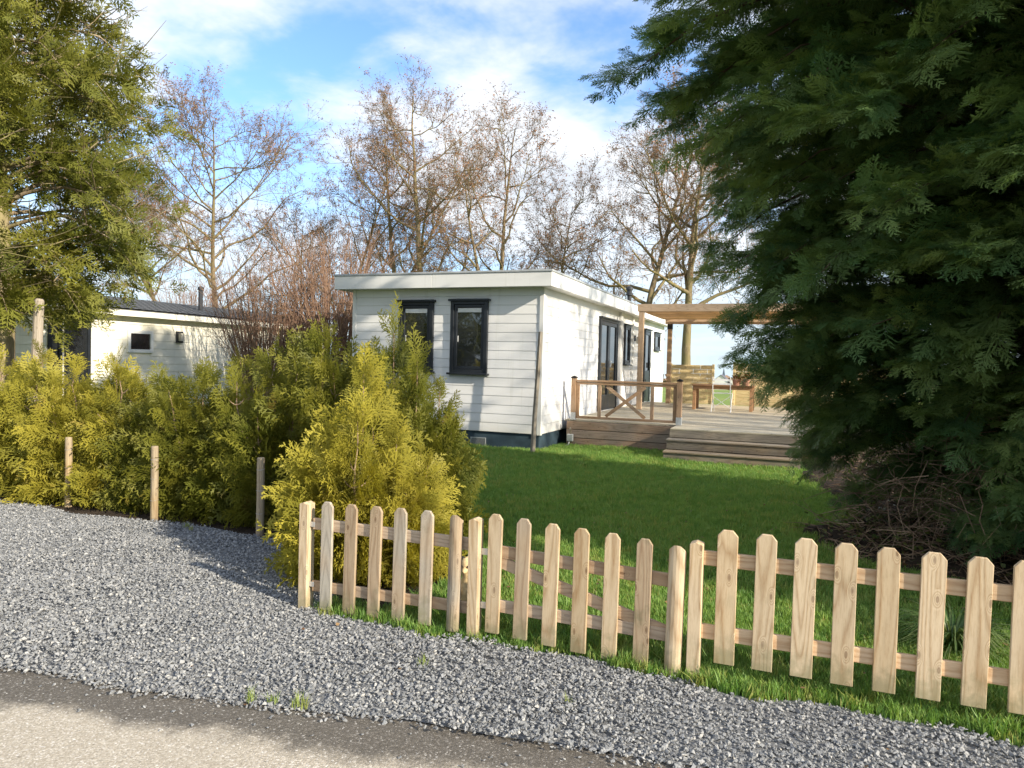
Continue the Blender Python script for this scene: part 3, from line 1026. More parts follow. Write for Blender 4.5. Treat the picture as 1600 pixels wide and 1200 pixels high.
for i in range(3):
    dpart(MB().box(0.125, 3.2, 13.10, 13.13, 0.012 + i * 0.158, 0.012 + i * 0.158 + 0.148), 'skirt_board', M['skirt_wood'], deck, bevel=0.004)

steps = empty('deck_steps', (-0.93, 12.2, 0), 'low wooden steps leading from the lawn up to the deck', 'steps')
for i, yy in enumerate((11.92, 12.22, 12.505)):
    z0 = 0.17 * i + 0.005
    dpart(MB().box(-1.99, 0.10, yy, yy + 0.025, z0, 0.17 * (i + 1) - 0.032 - (0.002 if i == 2 else 0)), 'riser', M['step_wood'], steps, bevel=0.003)
    if i < 2:
        for a, b in ((0.0, 0.143), (0.149, 0.288)):
            dpart(MB().box(-2.0, 0.11, yy - 0.025 + a, yy - 0.025 + b, 0.17 * (i + 1) - 0.03, 0.17 * (i + 1)), 'tread', M['step_wood'], steps, bevel=0.005)
for xx in (-1.985, 0.075):
    dpart(MB().box(xx, xx + 0.02, 11.95, 12.215, 0.0, 0.138), 'stringer', M['step_wood'], steps)
    dpart(MB().box(xx, xx + 0.02, 12.25, 12.5, 0.0, 0.308), 'stringer', M['step_wood'], steps)
    dpart(MB().box(xx, xx + 0.02, 12.535, 13.1, 0.0, 0.468), 'stringer', M['step_wood'], steps)

rl = empty('deck_railing', (-2.93, 13.25, DZ), 'brown wooden railing with a crossed brace at the deck front', 'railing')
for xx in (-3.93, -1.95):
    p = dpart(MB().box(xx - 0.045, xx + 0.045, 13.205, 13.295, DZ + 0.1, 1.29), 'post', M['railing'], rl, bevel=0.005)
    dpart(MB().prism([(xx - 0.053, 1.291), (xx + 0.053, 1.291), (xx + 0.053, 1.31), (xx, 1.335), (xx - 0.053, 1.31)], 'y', 13.197, 13.303), 'cap', M['black'], rl, p)
    dpart(MB().box(xx - 0.048, xx + 0.048, 13.202, 13.298, DZ + 0.001, DZ + 0.14), 'post_shoe', M['galv'], rl, p)
dpart(MB().box(-3.884, -1.996, 13.21, 13.29, 1.225, 1.262), 'top_rail', M['railing_x'], rl, bevel=0.004)
dpart(MB().box(-3.884, -1.996, 13.225, 13.275, 1.175, 1.222), 'rail', M['railing_x'], rl, bevel=0.003)
dpart(MB().box(-3.884, -1.996, 13.225, 13.275, DZ + 0.03, DZ + 0.075), 'bottom_rail', M['railing_x'], rl, bevel=0.003)
for xx in (-3.85, -3.43, -2.44, -2.03):
    dpart(MB().box(xx - 0.03, xx + 0.03, 13.228, 13.272, DZ + 0.077, 1.173), 'baluster', M['railing'], rl, bevel=0.003)
dpart(MB().bar((-3.30, 13.238, DZ + 0.09), (-2.57, 13.238, 1.16), 0.02, 0.06), 'brace', M['railing_x'], rl)
dpart(MB().bar((-2.57, 13.262, DZ + 0.09), (-3.30, 13.262, 1.16), 0.02, 0.06), 'brace', M['railing_x'], rl)

# garden tap at the deck corner
tp = empty('garden_tap', (-3.93, 13.06, 0.0), 'garden tap with grey box at the foot of the deck corner', 'tap')
dpart(MB().box(-3.99, -3.87, 13.03, 13.11, 0.10, 0.24), 'box', M['galv'], tp, bevel=0.01)
dpart(MB().tube([(-3.92, 13.05, 0.24), (-3.915, 13.04, 0.34), (-3.91, 13.0, 0.36), (-3.905, 12.97, 0.33)], 0.014, 8), 'spout', M['brass'], tp)
dpart(MB().tube([(-3.94, 13.06, 0.10), (-3.95, 13.02, 0.04), (-3.99, 12.95, 0.02)], 0.012, 6), 'hose', M['white'], tp)

# ------------------------------------------------------------------ pergola, screens, table, chair
pg = empty('pergola', (-2.2, 18.5, DZ), 'wooden slatted pergola attached to the house over the deck', 'pergola')
for xx, yy in ((-3.53, 17.45), (-3.41, 20.95), (1.9, 17.45), (1.9, 20.95)):
    p = dpart(MB().box(xx - 0.06, xx + 0.06, yy - 0.06, yy + 0.06, DZ + 0.001, 2.86 if yy < 20 else 2.76), 'post', M['pergola'], pg, bevel=0.005)
    if yy > 20:
        dpart(MB().box(xx - 0.07, xx + 0.07, yy - 0.07, yy + 0.07, 2.62, 2.765), 'bracket', M['black'], pg, p)
dpart(MB().box(-3.62, 2.2, 17.375, 17.43, 2.862, 3.04), 'front_beam', M['pergola_x'], pg, bevel=0.005)
dpart(MB().box(-3.55, 2.2, 20.92, 20.98, 2.768, 2.92), 'rear_beam', M['pergola_x'], pg, bevel=0.005)
for i in range(8):
    xx = -3.4 + i * 0.75
    dpart(MB().box(xx - 0.025, xx + 0.025, 17.44, 20.91, 2.918, 3.0), 'rafter', M['pergola'], pg)
sm = MB().box(-2.9, 2.9, -0.035, 0.035, 0, 0.022).mesh('slat', M['slat'], 0.003)
for i in range(30):
    obj('slat', sm, pg, (-0.7 - pg.location.x, 17.5 + i * 0.115 - pg.location.y, 2.893 - DZ + random.uniform(-0.003, 0.003)))


def screen(name, label, x0, x1, y_, z0, z1, panel):
    t_ = empty(name, ((x0 + x1) / 2, y_, z0), label, 'fence')
    n_ = int(round((z1 - z0) / 0.118))
    h_ = (z1 - z0) / n_
    for i in range(n_):
        cuts = [x0] + [c for c in np.arange(x0 + (panel if i % 2 == 0 else panel * 0.5), x1 - 0.1, panel)] + [x1]
        for s_, (a, b) in enumerate(zip(cuts[:-1], cuts[1:])):
            a, b = a + 0.004, b - 0.004
            bow = 0.006 if (i + s_) % 2 else -0.006
            zz0, zz1 = z0 + i * h_ + 0.002, z0 + (i + 1) * h_ - 0.002
            mid = (a + b) / 2
            mb = MB().prism([(a, y_), (mid, y_ + bow), (b, y_), (b, y_ + 0.016), (mid, y_ + bow + 0.016), (a, y_ + 0.016)], 'z', zz0, zz1)
            dpart(mb, 'board', M['screen'], t_)
    for xx in (x0 - 0.035, x1 + 0.035):
        dpart(MB().box(xx - 0.034, xx + 0.034, y_ - 0.03, y_ + 0.04, z0 - 0.02, z1 + 0.03), 'post', M['screen'], t_, bevel=0.004)
    return t_


screen('screen_fence', 'sunlit woven board screen fence at the back of the deck beside the house', -3.40, -2.27, 21.5, DZ, 1.62, 0.4)
screen('screen_fence', 'right hand board screen fence behind the garden table', -1.62, 2.6, 21.5, DZ, 1.70, 1.4)

tb = empty('garden_table', (-1.68, 18.8, DZ), 'brown wooden garden table with square legs standing on the deck', 'table')
for i in range(6):
    dpart(MB().box(-2.42, -0.94, 18.45 + i * 0.13, 18.575 + i * 0.13, 1.10, 1.13), 'plank', M['table'], tb, bevel=0.003)
for q in ((-2.38, -0.98, 18.50, 18.525), (-2.38, -0.98, 19.14, 19.165)):
    dpart(MB().box(q[0], q[1], q[2], q[3], 1.02, 1.098), 'apron', M['table'], tb)
for xx in (-2.37, -1.01):
    for yy in (18.53, 19.12):
        dpart(MB().box(xx - 0.04, xx + 0.04, yy - 0.001, yy + 0.075, DZ + 0.002, 1.098), 'leg', M['table'], tb, bevel=0.004)

ch = empty('folding_chair', (-1.64, 17.9, DZ), 'white metal folding chair in front of the garden table', 'chair')
cx, cy = -1.64, 17.9
for s in (-1, 1):
    xx = cx + s * 0.20
    dpart(MB().tube([(xx, cy + 0.22, DZ), (xx, cy - 0.16, 0.96), (xx, cy - 0.24, 1.34)], 0.011, 6), 'back_leg', M['white'], ch)
    dpart(MB().tube([(xx * 1.0 + s * 0.02, cy - 0.22, DZ), (xx + s * 0.02, cy + 0.2, 0.94)], 0.011, 6), 'front_leg', M['white'], ch)
for i in range(5):
    dpart(MB().box(cx - 0.2, cx + 0.2, cy - 0.14 + i * 0.075, cy - 0.085 + i * 0.075, 0.945, 0.957), 'seat_slat', M['white'], ch)
for z_ in (1.18, 1.27):
    dpart(MB().bar((cx - 0.2, cy - 0.19 - (z_ - 1.1) * 0.2, z_), (cx + 0.2, cy - 0.19 - (z_ - 1.1) * 0.2, z_), 0.012, 0.045), 'back_slat', M['white'], ch)
for s in (-1, 1):
    dpart(MB().tube([(cx - s * 0.2, cy - 0.12, 0.6), (cx + s * 0.2, cy - 0.12, 0.88)], 0.007, 5), 'cross_brace', M['white'], ch)


def pot(x, y_, r, h, label, seed):
    t_ = empty('flower_pot', (x, y_, 1.13), label, 'flower pot', 'flower pots on the garden table')
    prof = [(r * 0.78, 0.002), (r, h * 0.8), (r * 1.1, h * 0.8), (r * 1.1, h), (r * 0.95, h), (r * 0.9, h * 0.9)]
    dpart(MB().lathe(prof, 16, (x, y_, 1.13)), 'pot', M['terracotta'], t_)
    r_ = np.random.default_rng(seed)
    n_ = 130
    d = norm(r_.normal(size=(n_, 3)) + np.array([0, 0, 0.5]))
    pos = np.array([0, 0, h]) + d * r_.uniform(0.02, 0.13, (n_, 1)) * np.array([1.2, 1.2, 0.9])
    tv = np.array([(0, 0, 0), (.5, .28, 0), (1, 0, 0), (.5, -.28, 0)])
    V_, T_ = scatter(tv, np.array([(0, 1, 2), (0, 2, 3)]), pos, d + r_.normal(0, .4, (n_, 3)), r_.normal(size=(n_, 3)), r_.uniform(.04, .07, n_))
    me = mesh_np('leaves', V_, T_, [M['potplant']], attrs={'tint': np.repeat(r_.random(n_), 4)})
    obj('leaves', me, t_)


pot(-1.38, 18.75, 0.10, 0.15, 'left terracotta pot with reddish leafy plant on the table', 3)
pot(-1.16, 18.75, 0.095, 0.16, 'right pale terracotta pot with leafy plant on the table', 4)

# ------------------------------------------------------------------ picket fence and gate by the lane
FY = 3.65


def picket_mesh(h, w, th, mat, kind):
    """front face at y=0, thickness backwards; tops with clipped corners"""
    c = 0.03
    if kind == 'flat':
        pr = [(-w / 2, 0), (w / 2, 0), (w / 2, h - c * 0.95), (w * 0.24, h), (-w * 0.24, h), (-w / 2, h - c * 0.95)]
        mb = MB().prism(pr, 'y', 0, th)
    return mb.mesh('picket', mat, 0.0022)


def half_round(h, w, mat):
    pr = [(w / 2 * math.cos(a), -0.03 * math.sin(a) + 0.012) for a in np.linspace(0, math.pi, 9)]
    mb = MB().prism(pr, 'z', 0, h)
    pts = []
    for (x_, y_, z_) in mb.v:
        zc = z_ - (0.03 * max(0, abs(x_) / (w / 2) - 0.45) / 0.55 if z_ > 0.1 else 0)
        pts.append((x_, y_, zc))
    mb.v = pts
    return mb.mesh('picket', mat, 0.0015)


def fence_post(root, x, top, w, mat, yoff=0.0, d=None, name='post', lean=0.0):
    d = d or w
    mb = MB().prism([(-w / 2, -0.1), (w / 2, -0.1), (w / 2, top - 0.012), (0, top), (-w / 2, top - 0.012)], 'y', 0, d)
    return obj(name, mb.mesh('post', mat, 0.003), root, (x - root.location.x, FY - 0.01 + yoff - root.location.y, 0), (0, lean, 0))


pk_new = [picket_mesh(0.66, w, 0.019, M['picket_new'], 'flat') for w in (0.096, 0.094, 0.098)]
pk_grey = [picket_mesh(0.66, w, 0.019, M['picket_grey'], 'flat') for w in (0.078, 0.080)]
pk_gate = [picket_mesh(0.66, w, 0.019, M['picket_new'], 'flat') for w in (0.080, 0.082)]
pk_half = half_round(0.66, 0.084, M['picket_grey'])

fl = empty('picket_fence', (-2.2, FY, 0), 'weathered left section of the low picket fence in front of the golden bush', 'fence', 'sections of the picket fence')
fence_post(fl, -2.78, 0.665, 0.062, M['picket_new'], 0.0, 0.075)
fence_post(fl, -1.63, 0.685, 0.062, M['picket_new'], -0.015, 0.07)
lx = [(-2.62, .02, .68), (-2.455, .02, .68), (-2.285, .025, .685), (-2.115, .03, .69), (-1.94, .035, .695), (-1.755, .035, .70)]
for i, (xx, zb, zt) in enumerate(lx):
    if i == 5:
        obj('picket', half_round(0.66, 0.082, M['picket_grey']), fl, (xx - fl.location.x, -0.012, zb), (0, R_(1.0), 0))
    else:
        obj('picket', pk_grey[i % 2], fl, (xx - fl.location.x, 0, zb), (R_(random.uniform(-.6, .6)), R_(random.uniform(0.3, 1.2)), 0))
for (z0, z1_) in ((0.495, 0.565), (0.125, 0.19)):
    mb = MB().box(-0.53, 0.53, 0, 0.022, 0, z1_ - z0)
    ro = mb.build('rail', M['rail_grey'], fl, 0.003, loc=(0.0, 0.0195, z0), rot=(0, R_(0.35 if z0 > .3 else -0.9), 0))
for zz in (0.53, 0.16):
    mb = MB().box(-0.012, 0.03, 0, 0.004, 0, 0.03)
    mb.build('bracket', M['galv'], fl, loc=(-2.745 - fl.location.x, 0.016, zz - 0.015))

gt = empty('garden_gate', (-1.03, FY, 0), 'low wooden garden gate with diagonal brace between the two fence posts', 'gate')
gxs = [-1.52, -1.355, -1.19, -1.025, -0.86, -0.695, -0.53]
for i, xx in enumerate(gxs):
    zb = 0.055 - 0.05 * i / 6
    if i == 6:
        obj('picket', half_round(0.66, 0.086, M['picket_new']), gt, (xx - gt.location.x, -0.012, zb), (0, R_(0.8), 0))
    else:
        me = pk_gate[i % 2] if i not in (1, 5) else pk_grey[i % 2]
        obj('picket', me, gt, (xx - gt.location.x, 0, zb), (R_(random.uniform(-.5, .5)), R_(random.uniform(0.3, 1.0)), 0))
for z0 in (0.455, 0.165):
    MB().box(-0.53, 0.53, 0, 0.022, 0, 0.068).build('rail', M['rail_grey'], gt, 0.003, loc=(0, 0.0195, z0), rot=(0, R_(2.2 if z0 > .3 else 0.7), 0))
MB().bar((-0.48, 0.032, 0.455), (0.48, 0.032, 0.20), 0.02, 0.065).build('brace', M['rail_grey'], gt, 0.003)
for zz in (0.5, 0.2):
    MB().box(-0.03, 0.03, 0, 0.005, 0, 0.035).build('hinge', M['galv'], gt, loc=(-0.56, 0.02, zz - 0.02))

fr = empty('picket_fence', (0.6, FY, 0), 'new pine right section of the low picket fence beside the gate', 'fence', 'sections of the picket fence')
fence_post(fr, -0.43, 0.69, 0.064, M['picket_new'], -0.01, 0.07)
for i in range(15):
    xx = -0.285 + 0.1752 * i
    obj('picket', pk_new[i % 3], fr, (xx - fr.location.x, 0, 0.098 + random.uniform(-.003, .003)), (R_(random.uniform(-.5, .5)), R_(random.uniform(-0.1, .5)), 0))
for z0 in (0.572, 0.205):
    MB().box(-1.45, 1.6, 0, 0.022, 0, 0.072).build('rail', M['rail_new'], fr, 0.003, loc=(0.45, 0.0195, z0))
fence_post(fr, 2.35, 0.7, 0.064, M['picket_new'], 0.045, 0.07)

# small animal figure peeping out behind the fence
fg = empty('animal_figure', (-1.835, 4.02, 0), 'small cream animal figure with dark eye peeping out beside the gate post', 'figurine')
bpts = [(0, 0, 0.0), (0, 0, 0.03), (0, 0, 0.10), (0, 0, 0.18), (0, -0.004, 0.235), (0, -0.012, 0.275), (0, -0.016, 0.315), (0, -0.012, 0.345), (0, -0.01, 0.358)]
mb = MB().tube(bpts, [0.01, 0.055, 0.062, 0.05, 0.036, 0.042, 0.044, 0.03, 0.004], 14)
body = mb.build('body', M['cream'], fg, smooth=True)
for s in (-1, 1):
    MB().lathe([(0.004, 0), (0.016, 0.006), (0.016, 0.024), (0.004, 0.03)], 10, (s * 0.038, -0.01, 0.325)).build('ear', M['black'], fg, smooth=True)
    MB().lathe([(0.003, 0), (0.009, 0.004), (0.009, 0.013), (0.003, 0.017)], 10, (s * 0.022, -0.052, 0.298)).build('eye', M['black'], fg, smooth=True)
    MB().tube([(s * 0.05, -0.02, 0.19), (s * 0.058, -0.05, 0.15), (s * 0.03, -0.075, 0.145)], [0.018, 0.015, 0.012], 8).build('arm', M['cream'], fg, smooth=True)
MB().tube([(0, -0.045, 0.285), (0, -0.07, 0.276), (0, -0.078, 0.274)], [0.022, 0.014, 0.004], 10).build('muzzle', M['cream'], fg, smooth=True)

# round posts standing in front of the hedge
for (xx, hh, lab) in ((-4.27, 0.68, 'round wooden post before the hedge, nearest to the picket fence'), (-5.49, 0.70, 'round wooden post before the hedge, middle one of three'),
                      (-6.72, 0.70, 'round wooden post before the hedge, half hidden by golden foliage')):
    t_ = empty('hedge_post', (xx, 5.08 if xx < -6 else 5.0, 0), lab, 'post', 'round posts along the hedge')
    MB().tube([(0, 0, -0.05), (0.003, 0, hh * .5), (0, 0, hh - 0.01), (0, 0, hh), (0, 0, hh + 0.001)], [0.034, 0.033, 0.032, 0.028, 0.0005], 12).build('shaft', M['post_round'], t_, smooth=False)
    for zz in (0.2, 0.4, 0.58):
        MB().tube([(0.0345 * math.cos(a), 0.0345 * math.sin(a), zz + 0.004 * math.sin(a)) for a in np.linspace(0, 6.283, 13)], 0.0016, 4).build('wire', M['galv'], t_)

# ------------------------------------------------------------------ neighbouring chalet
NX, NY0, NY1 = -13.3, 8.2, 18.5
nb = empty('neighbour_chalet', (-15.3, 13, 0), 'cream neighbouring chalet with grey shingle roof behind the hedge', 'house')
nw = dpart(MB().box(-17.2, NX - 0.02, NY0 + .02, NY1 - .02, 0.3, 2.42), 'wall', M['siding2'], nb)
holes = [(9.66, 9.84, 0.4, 2.25), (10.0, 10.45, 0.4, 2.28), (11.42, 11.97, 1.62, 2.0)]
z = 0.3
while z < 2.40:
    zt = min(z + 0.17, 2.42)
    cuts = [(NY0, NY1)]
    for h0, h1, a, b in holes:
        if zt > a and z < b:
            cuts = [s for c0, c1 in cuts for s in (((c0, h0), (h1, c1)) if h0 > c0 and h1 < c1 else ((c0, c1),))]
    for c0, c1 in cuts:
        dpart(MB().prism([(NX - 0.02 + u, w) for u, w in siding_profile(z, zt)], 'y', c0, c1), 'siding_board', M['siding2'], nb, nw)
    z += 0.17
dpart(MB().box(-17.1, NX - 0.05, NY0 + 0.05, NY1 - 0.05, 0, 0.3), 'plinth', M['skirting'], nb)
nr = dpart(MB().prism([(NX + 0.22, 2.45), (NX + 0.22, 2.47), (-15.3, 2.88), (-17.4, 2.47), (-17.4, 2.45), (-15.3, 2.78)], 'y', NY0 - 0.3, NY1 + 0.3), 'roof', M['roofing'], nb)


def mat_shingle():
    m, t = new_mat('grey_shingles')
    tc = t.add('ShaderNodeTexCoord').outputs['Object']
    br = t.add('ShaderNodeTexBrick', {'Vector': t.add('ShaderNodeVectorMath', {0: tc, 1: (0.0, 3.0, 8.0)}, operation='MULTIPLY').outputs[0], 'Color1': (0.09, 0.10, 0.115, 1), 'Color2': (0.14, 0.15, 0.165, 1), 'Mortar': (0.04, 0.045, 0.05, 1), 'Scale': 1.0})
    n = t.noise(tc, 60, 3)
    finish(t, t.mix(t.maprange(n, 0.3, 0.7, 0, 0.3), br.outputs[0], (0.2, 0.21, 0.22)), 0.85, 0.2, n, 0.3, 0.01)
    return m


M['shingle'] = mat_shingle()
for i in range(9):
    f0, f1 = i / 9, (i + 1.12) / 9
    xa, xb = NX + 0.25 - (NX + 0.25 + 15.3) * f0, NX + 0.25 - (NX + 0.25 + 15.3) * min(1, f1)
    za, zb = 2.478 + 0.41 * f0, 2.478 + 0.41 * min(1, f1)
    dpart(MB().prism([(xa, za + 0.016), (xa, za + 0.024), (xb, zb + 0.008), (xb, zb + 0.001)], 'y', NY0 - 0.32, NY1 + 0.32), 'shingle_row', M['shingle'], nb, nr)
dpart(MB().box(NX + 0.20, NX + 0.225, NY0 - 0.3, NY1 + 0.3, 2.33, 2.449), 'fascia_board', M['siding2'], nb, nr)
dpart(MB().box(NX - 0.02, NX + 0.198, NY0 - 0.25, NY1 + 0.25, 2.40, 2.42), 'soffit', M['siding2'], nb)
dpart(MB().lathe([(0.09, 0), (0.09, 0.02), (0.055, 0.06), (0.055, 0.62), (0.075, 0.63), (0.075, 0.70), (0.02, 0.73)], 12, (-14.0, 14.1, 2.55)), 'flue', M['darkmetal'], nb, nr)
for h0, h1, a, b in holes:
    w = MB()
    c_ = M['white'] if b < 2.1 else M['dark']
    for q in ((h0 - 0.05, h0 + 0.02, a - .05, b + .05), (h1 - 0.02, h1 + 0.05, a - .05, b + .05), (h0 + .02, h1 - .02, b - 0.02, b + 0.05), (h0 + .02, h1 - .02, a - 0.05, a + 0.02)):
        w.box(NX - 0.03, NX + 0.03, *q)
    w = dpart(w, 'window' if b < 2.1 else 'glazed_door', c_, nb)
    dpart(MB().box(NX - 0.008, NX + 0.004, h0 + .018, h1 - .018, a + .018, b - .018), 'pane', M['glass'], nb, w)
lm = dpart(MB().box(NX + 0.005, NX + 0.05, 12.66, 12.84, 1.82, 2.08), 'wall_lamp', M['darkmetal'], nb)
dpart(MB().box(NX + 0.051, NX + 0.13, 12.70, 12.80, 1.86, 2.04), 'lamp_glass', M['lampglass'], nb, lm)

# ------------------------------------------------------------------ far village on the horizon
chz = ground_z(620)
c_ = empty('church', (-56, 620, chz), 'distant village church with a pointed slate spire', 'church')
MB().box(-1.6, 1.6, -1.6, 1.6, -1, 7).build('tower', M['farroof'], c_)
MB().poly([(-1.7, -1.7, 7), (1.7, -1.7, 7), (1.7, 1.7, 7), (-1.7, 1.7, 7), (0, 0, 18)], [(0, 1, 4), (1, 2, 4), (2, 3, 4), (3, 0, 4), (3, 2, 1, 0)]).build('spire', M['spire'], c_)
MB().prism([(0, -1), (24, -1), (24, 3), (21, 6), (2, 6), (0, 3)], 'y', 1.7, 11).build('nave', M['farroof'], c_)
for i, (xx, yy, w, h, lab) in enumerate([(-31, 330, 9, 6.5, 'distant white gabled house left of the church spire'), (-22.5, 330, 11, 7.5, 'distant white gabled house under the church spire'), (-41, 340, 10, 5.5, 'distant low white house at the left end of the village')]):
    t_ = empty('far_house', (xx, yy, ground_z(yy)), lab, 'house', 'distant village houses')
    MB().prism([(-w / 2, -1), (w / 2, -1), (w / 2, h * .45), (0, h), (-w / 2, h * .45)], 'y', 0, 9).build('wall', M['farhouse'], t_)
    rf = MB()
    rf.poly([(-w / 2 - .5, -0.4, h * .40), (0, -0.4, h + 0.15), (0, 9.4, h + 0.15), (-w / 2 - .5, 9.4, h * .40), (w / 2 + .5, -0.4, h * .40), (w / 2 + .5, 9.4, h * .40)], [(0, 1, 2, 3), (1, 4, 5, 2)])
    rf.build('roof', M['farroof'], t_)
    MB().box(-0.8, 0.8, -0.05, 0, h * .2, h * .42).build('window', M['glass'], t_)


# ------------------------------------------------------------------ foliage templates (axis +X, flat in XY, unit length)
def spray_template(pairs, side_len, ang, subs, w, curve=0.0, seed=0, taper=0.75, hang=0.0):
    r = np.random.default_rng(seed)
    V, T = [], []

    def diamond(p, d, l, wd):
        p, d = np.array(p), np.array(d)
        d = d / np.linalg.norm(d)
        s = np.cross((0, 0, 1), d)
        b = len(V)
        V.extend([p, p + d * l * 0.45 + s * wd, p + d * l, p + d * l * 0.45 - s * wd])
        T.extend([(b, b + 1, b + 2), (b, b + 2, b + 3)])

    def tri(p, d, l, wd):
        p, d = np.array(p), np.array(d)
        d = d / np.linalg.norm(d)
        s = np.cross((0, 0, 1), d)
        b = len(V)
        V.extend([p - s * wd, p + d * l, p + s * wd])
        T.append((b, b + 2, b + 1))
    ax = lambda t: np.array([t, 0.06 * math.sin(t * 4 + seed), -curve * t * t])
    for i in range(4):
        p, q = ax(i / 4), ax((i + 1) / 4)
        diamond(p, q - p, np.linalg.norm(q - p) * 1.15, w * (0.8 - 0.1 * i))
    for i in range(pairs):
        t = 0.12 + 0.82 * i / (pairs - 1)
        for s in (-1, 1):
            tt = min(0.97, t + r.uniform(-0.03, 0.03))
            l = side_len * (1 - taper * tt) * r.uniform(0.75, 1.2)
            a = ang * r.uniform(0.8, 1.15)
            d = np.array([math.cos(a), s * math.sin(a), -hang + r.uniform(-0.18, 0.18)])
            p = ax(tt)
            diamond(p, d, l, w * 0.95)
            d /= np.linalg.norm(d)
            for k in range(subs):
                u = (k + 0.8) / (subs + 0.5)
                sd = 1 if (k % 2) else -1
                a2 = s * a + sd * R_(42)
                tri(p + d * l * u, (math.cos(a2), math.sin(a2), d[2] * 0.6 + r.uniform(-.15, .15)), l * 0.48 * (1.15 - u * 0.6), w * 0.75)
    return np.array(V), np.array(T)


THUJA_T = [spray_template(7, 0.62, R_(48), 4, 0.026, 0.12, s) for s in (1, 2)]


def compound(seed, pairs=8, curve=0.20, hang=0.10):
    """a whole cypress plume: a drooping shoot set with small sprays"""
    r = np.random.default_rng(seed)
    tv, tt = spray_template(6, 0.6, R_(38), 2, 0.030, 0.10, seed, 0.65, 0.06)
    ax = lambda t: np.array([t, 0.05 * math.sin(t * 5 + seed), 0.10 * t - curve * t * t])
    p, d, sc = [], [], []
    for i in range(pairs):
        t = 0.08 + 0.84 * i / (pairs - 1)
        for sd in (-1, 1):
            a = R_(r.uniform(18, 62))
            p.append(ax(min(1, t + r.uniform(-.05, .05))))
            d.append((math.cos(a), sd * math.sin(a), -hang - curve * t + r.normal(0, 0.16)))
            sc.append(0.46 * (1 - 0.55 * t) * r.uniform(0.55, 1.4))
    p.append(ax(0.85)); d.append(ax(1.0) - ax(0.85)); sc.append(0.3)
    V_, T_ = scatter(tv, tt, np.array(p), np.array(d), np.array([0, 0, 1.0]) + r.normal(0, 0.28, (len(p), 3)), np.array(sc))
    w, wt = tube_np(np.array([ax(t) for t in np.linspace(0, 0.95, 5)]), np.linspace(0.008, 0.002, 5), 3)
    return np.concatenate([V_, w]), np.concatenate([T_, wt + len(V_)])


LEY_T = [compound(s) for s in (3, 4, 5, 6)]
CYP_T = [spray_template(6, 0.6, R_(50), 3, 0.035, 0.15, s, 0.6, 0.05) for s in (6, 7)]


def put_sprays(acc, temps, pos, d, nz, sc, tint, r, m=0):
    pick = r.integers(0, len(temps), len(pos))
    for k, (tv, tt) in enumerate(temps):
        q = pick == k
        if q.any():
            V_, T_ = scatter(tv, tt, pos[q], d[q], nz[q], sc[q])
            # outer ends are fresher
            tip = np.tile(tv[:, 0], q.sum())
            acc.add(V_, T_, m, np.clip(np.repeat(tint[q], len(tv)) * 0.8 + 0.25 * tip, 0, 1))


def thuja_stems(H, R, seed):
    """several upright leaders leaning out of one base"""
    r = np.random.default_rng(seed + 50)
    out = []
    K = 6
    for k in range(K):
        a = k * 6.283 / K + r.uniform(-0.5, 0.5)
        reach = R * (r.uniform(0.35, 0.75) if k else 0.05)
        hh = H * (r.uniform(0.62, 0.93) if k else 1.0)
        o_ = np.array([math.cos(a), math.sin(a), 0])
        out.append(np.array([o_ * (0.03 + reach * t ** 0.8) + np.array([0, 0, hh * t]) + (r.normal(0, 0.018, 3) if t > 0 else 0) for t in np.linspace(0, 1, 8)]))
    return out


def thuja_mesh(H, R, n, seed, leaf):
    r = np.random.default_rng(seed)
    acc = Acc()
    stems = thuja_stems(H, R, seed)
    P_, D_, N_, S_, A_ = [], [], [], [], []
    per = n // len(stems)
    for st in stems:
        hh = st[-1][2]
        tone = r.normal(0, 0.16)
        for q in range(per):
            t = r.beta(0.9, 1.4)
            x = t * 7
            k = min(6, int(x))
            p = st[k] + (st[k + 1] - st[k]) * (x - k)
            a = r.uniform(0, 6.283)
            o_ = np.array([math.cos(a), math.sin(a), 0])
            rad = R * np.interp(t, [0, 0.12, 0.4, 0.75, 1], [0.55, 0.62, 0.50, 0.24, 0.04]) * r.random() ** 0.6
            P_.append(p + o_ * rad + np.array([0, 0, 0.25 * rad]))
            c_ = np.array([P_[-1][0], P_[-1][1], 0])
            D_.append(o_ + 1.2 * c_ / (np.linalg.norm(c_) + 0.1) + np.array([0, 0, np.interp(t, [0, .3, .7, 1], [-0.05, 0.3, 0.9, 2.4])]) + r.normal(0, 0.35, 3))
            N_.append(np.array([-o_[1], o_[0], 0]) + r.normal(0, 0.55, 3))
            S_.append(r.uniform(0.15, 0.37) * np.interp(t, [0, .6, 1], [1.05, 0.95, 0.6]))
            A_.append(np.clip(r.normal(0.5, 0.22) + tone, 0, 1))
        for q in range(3):                    # bare leading shoots
            P_.append(st[-1] - np.array([0, 0, r.uniform(0, 0.12)]))
            D_.append(np.array([0, 0, 1.0]) + r.normal(0, 0.2, 3))
            N_.append(r.normal(size=3))
            S_.append(r.uniform(0.14, 0.28))
            A_.append(0.6)
    put_sprays(acc, THUJA_T, np.array(P_), np.array(D_), np.array(N_), np.array(S_), np.array(A_), r)
    return acc.mesh('foliage', [leaf])


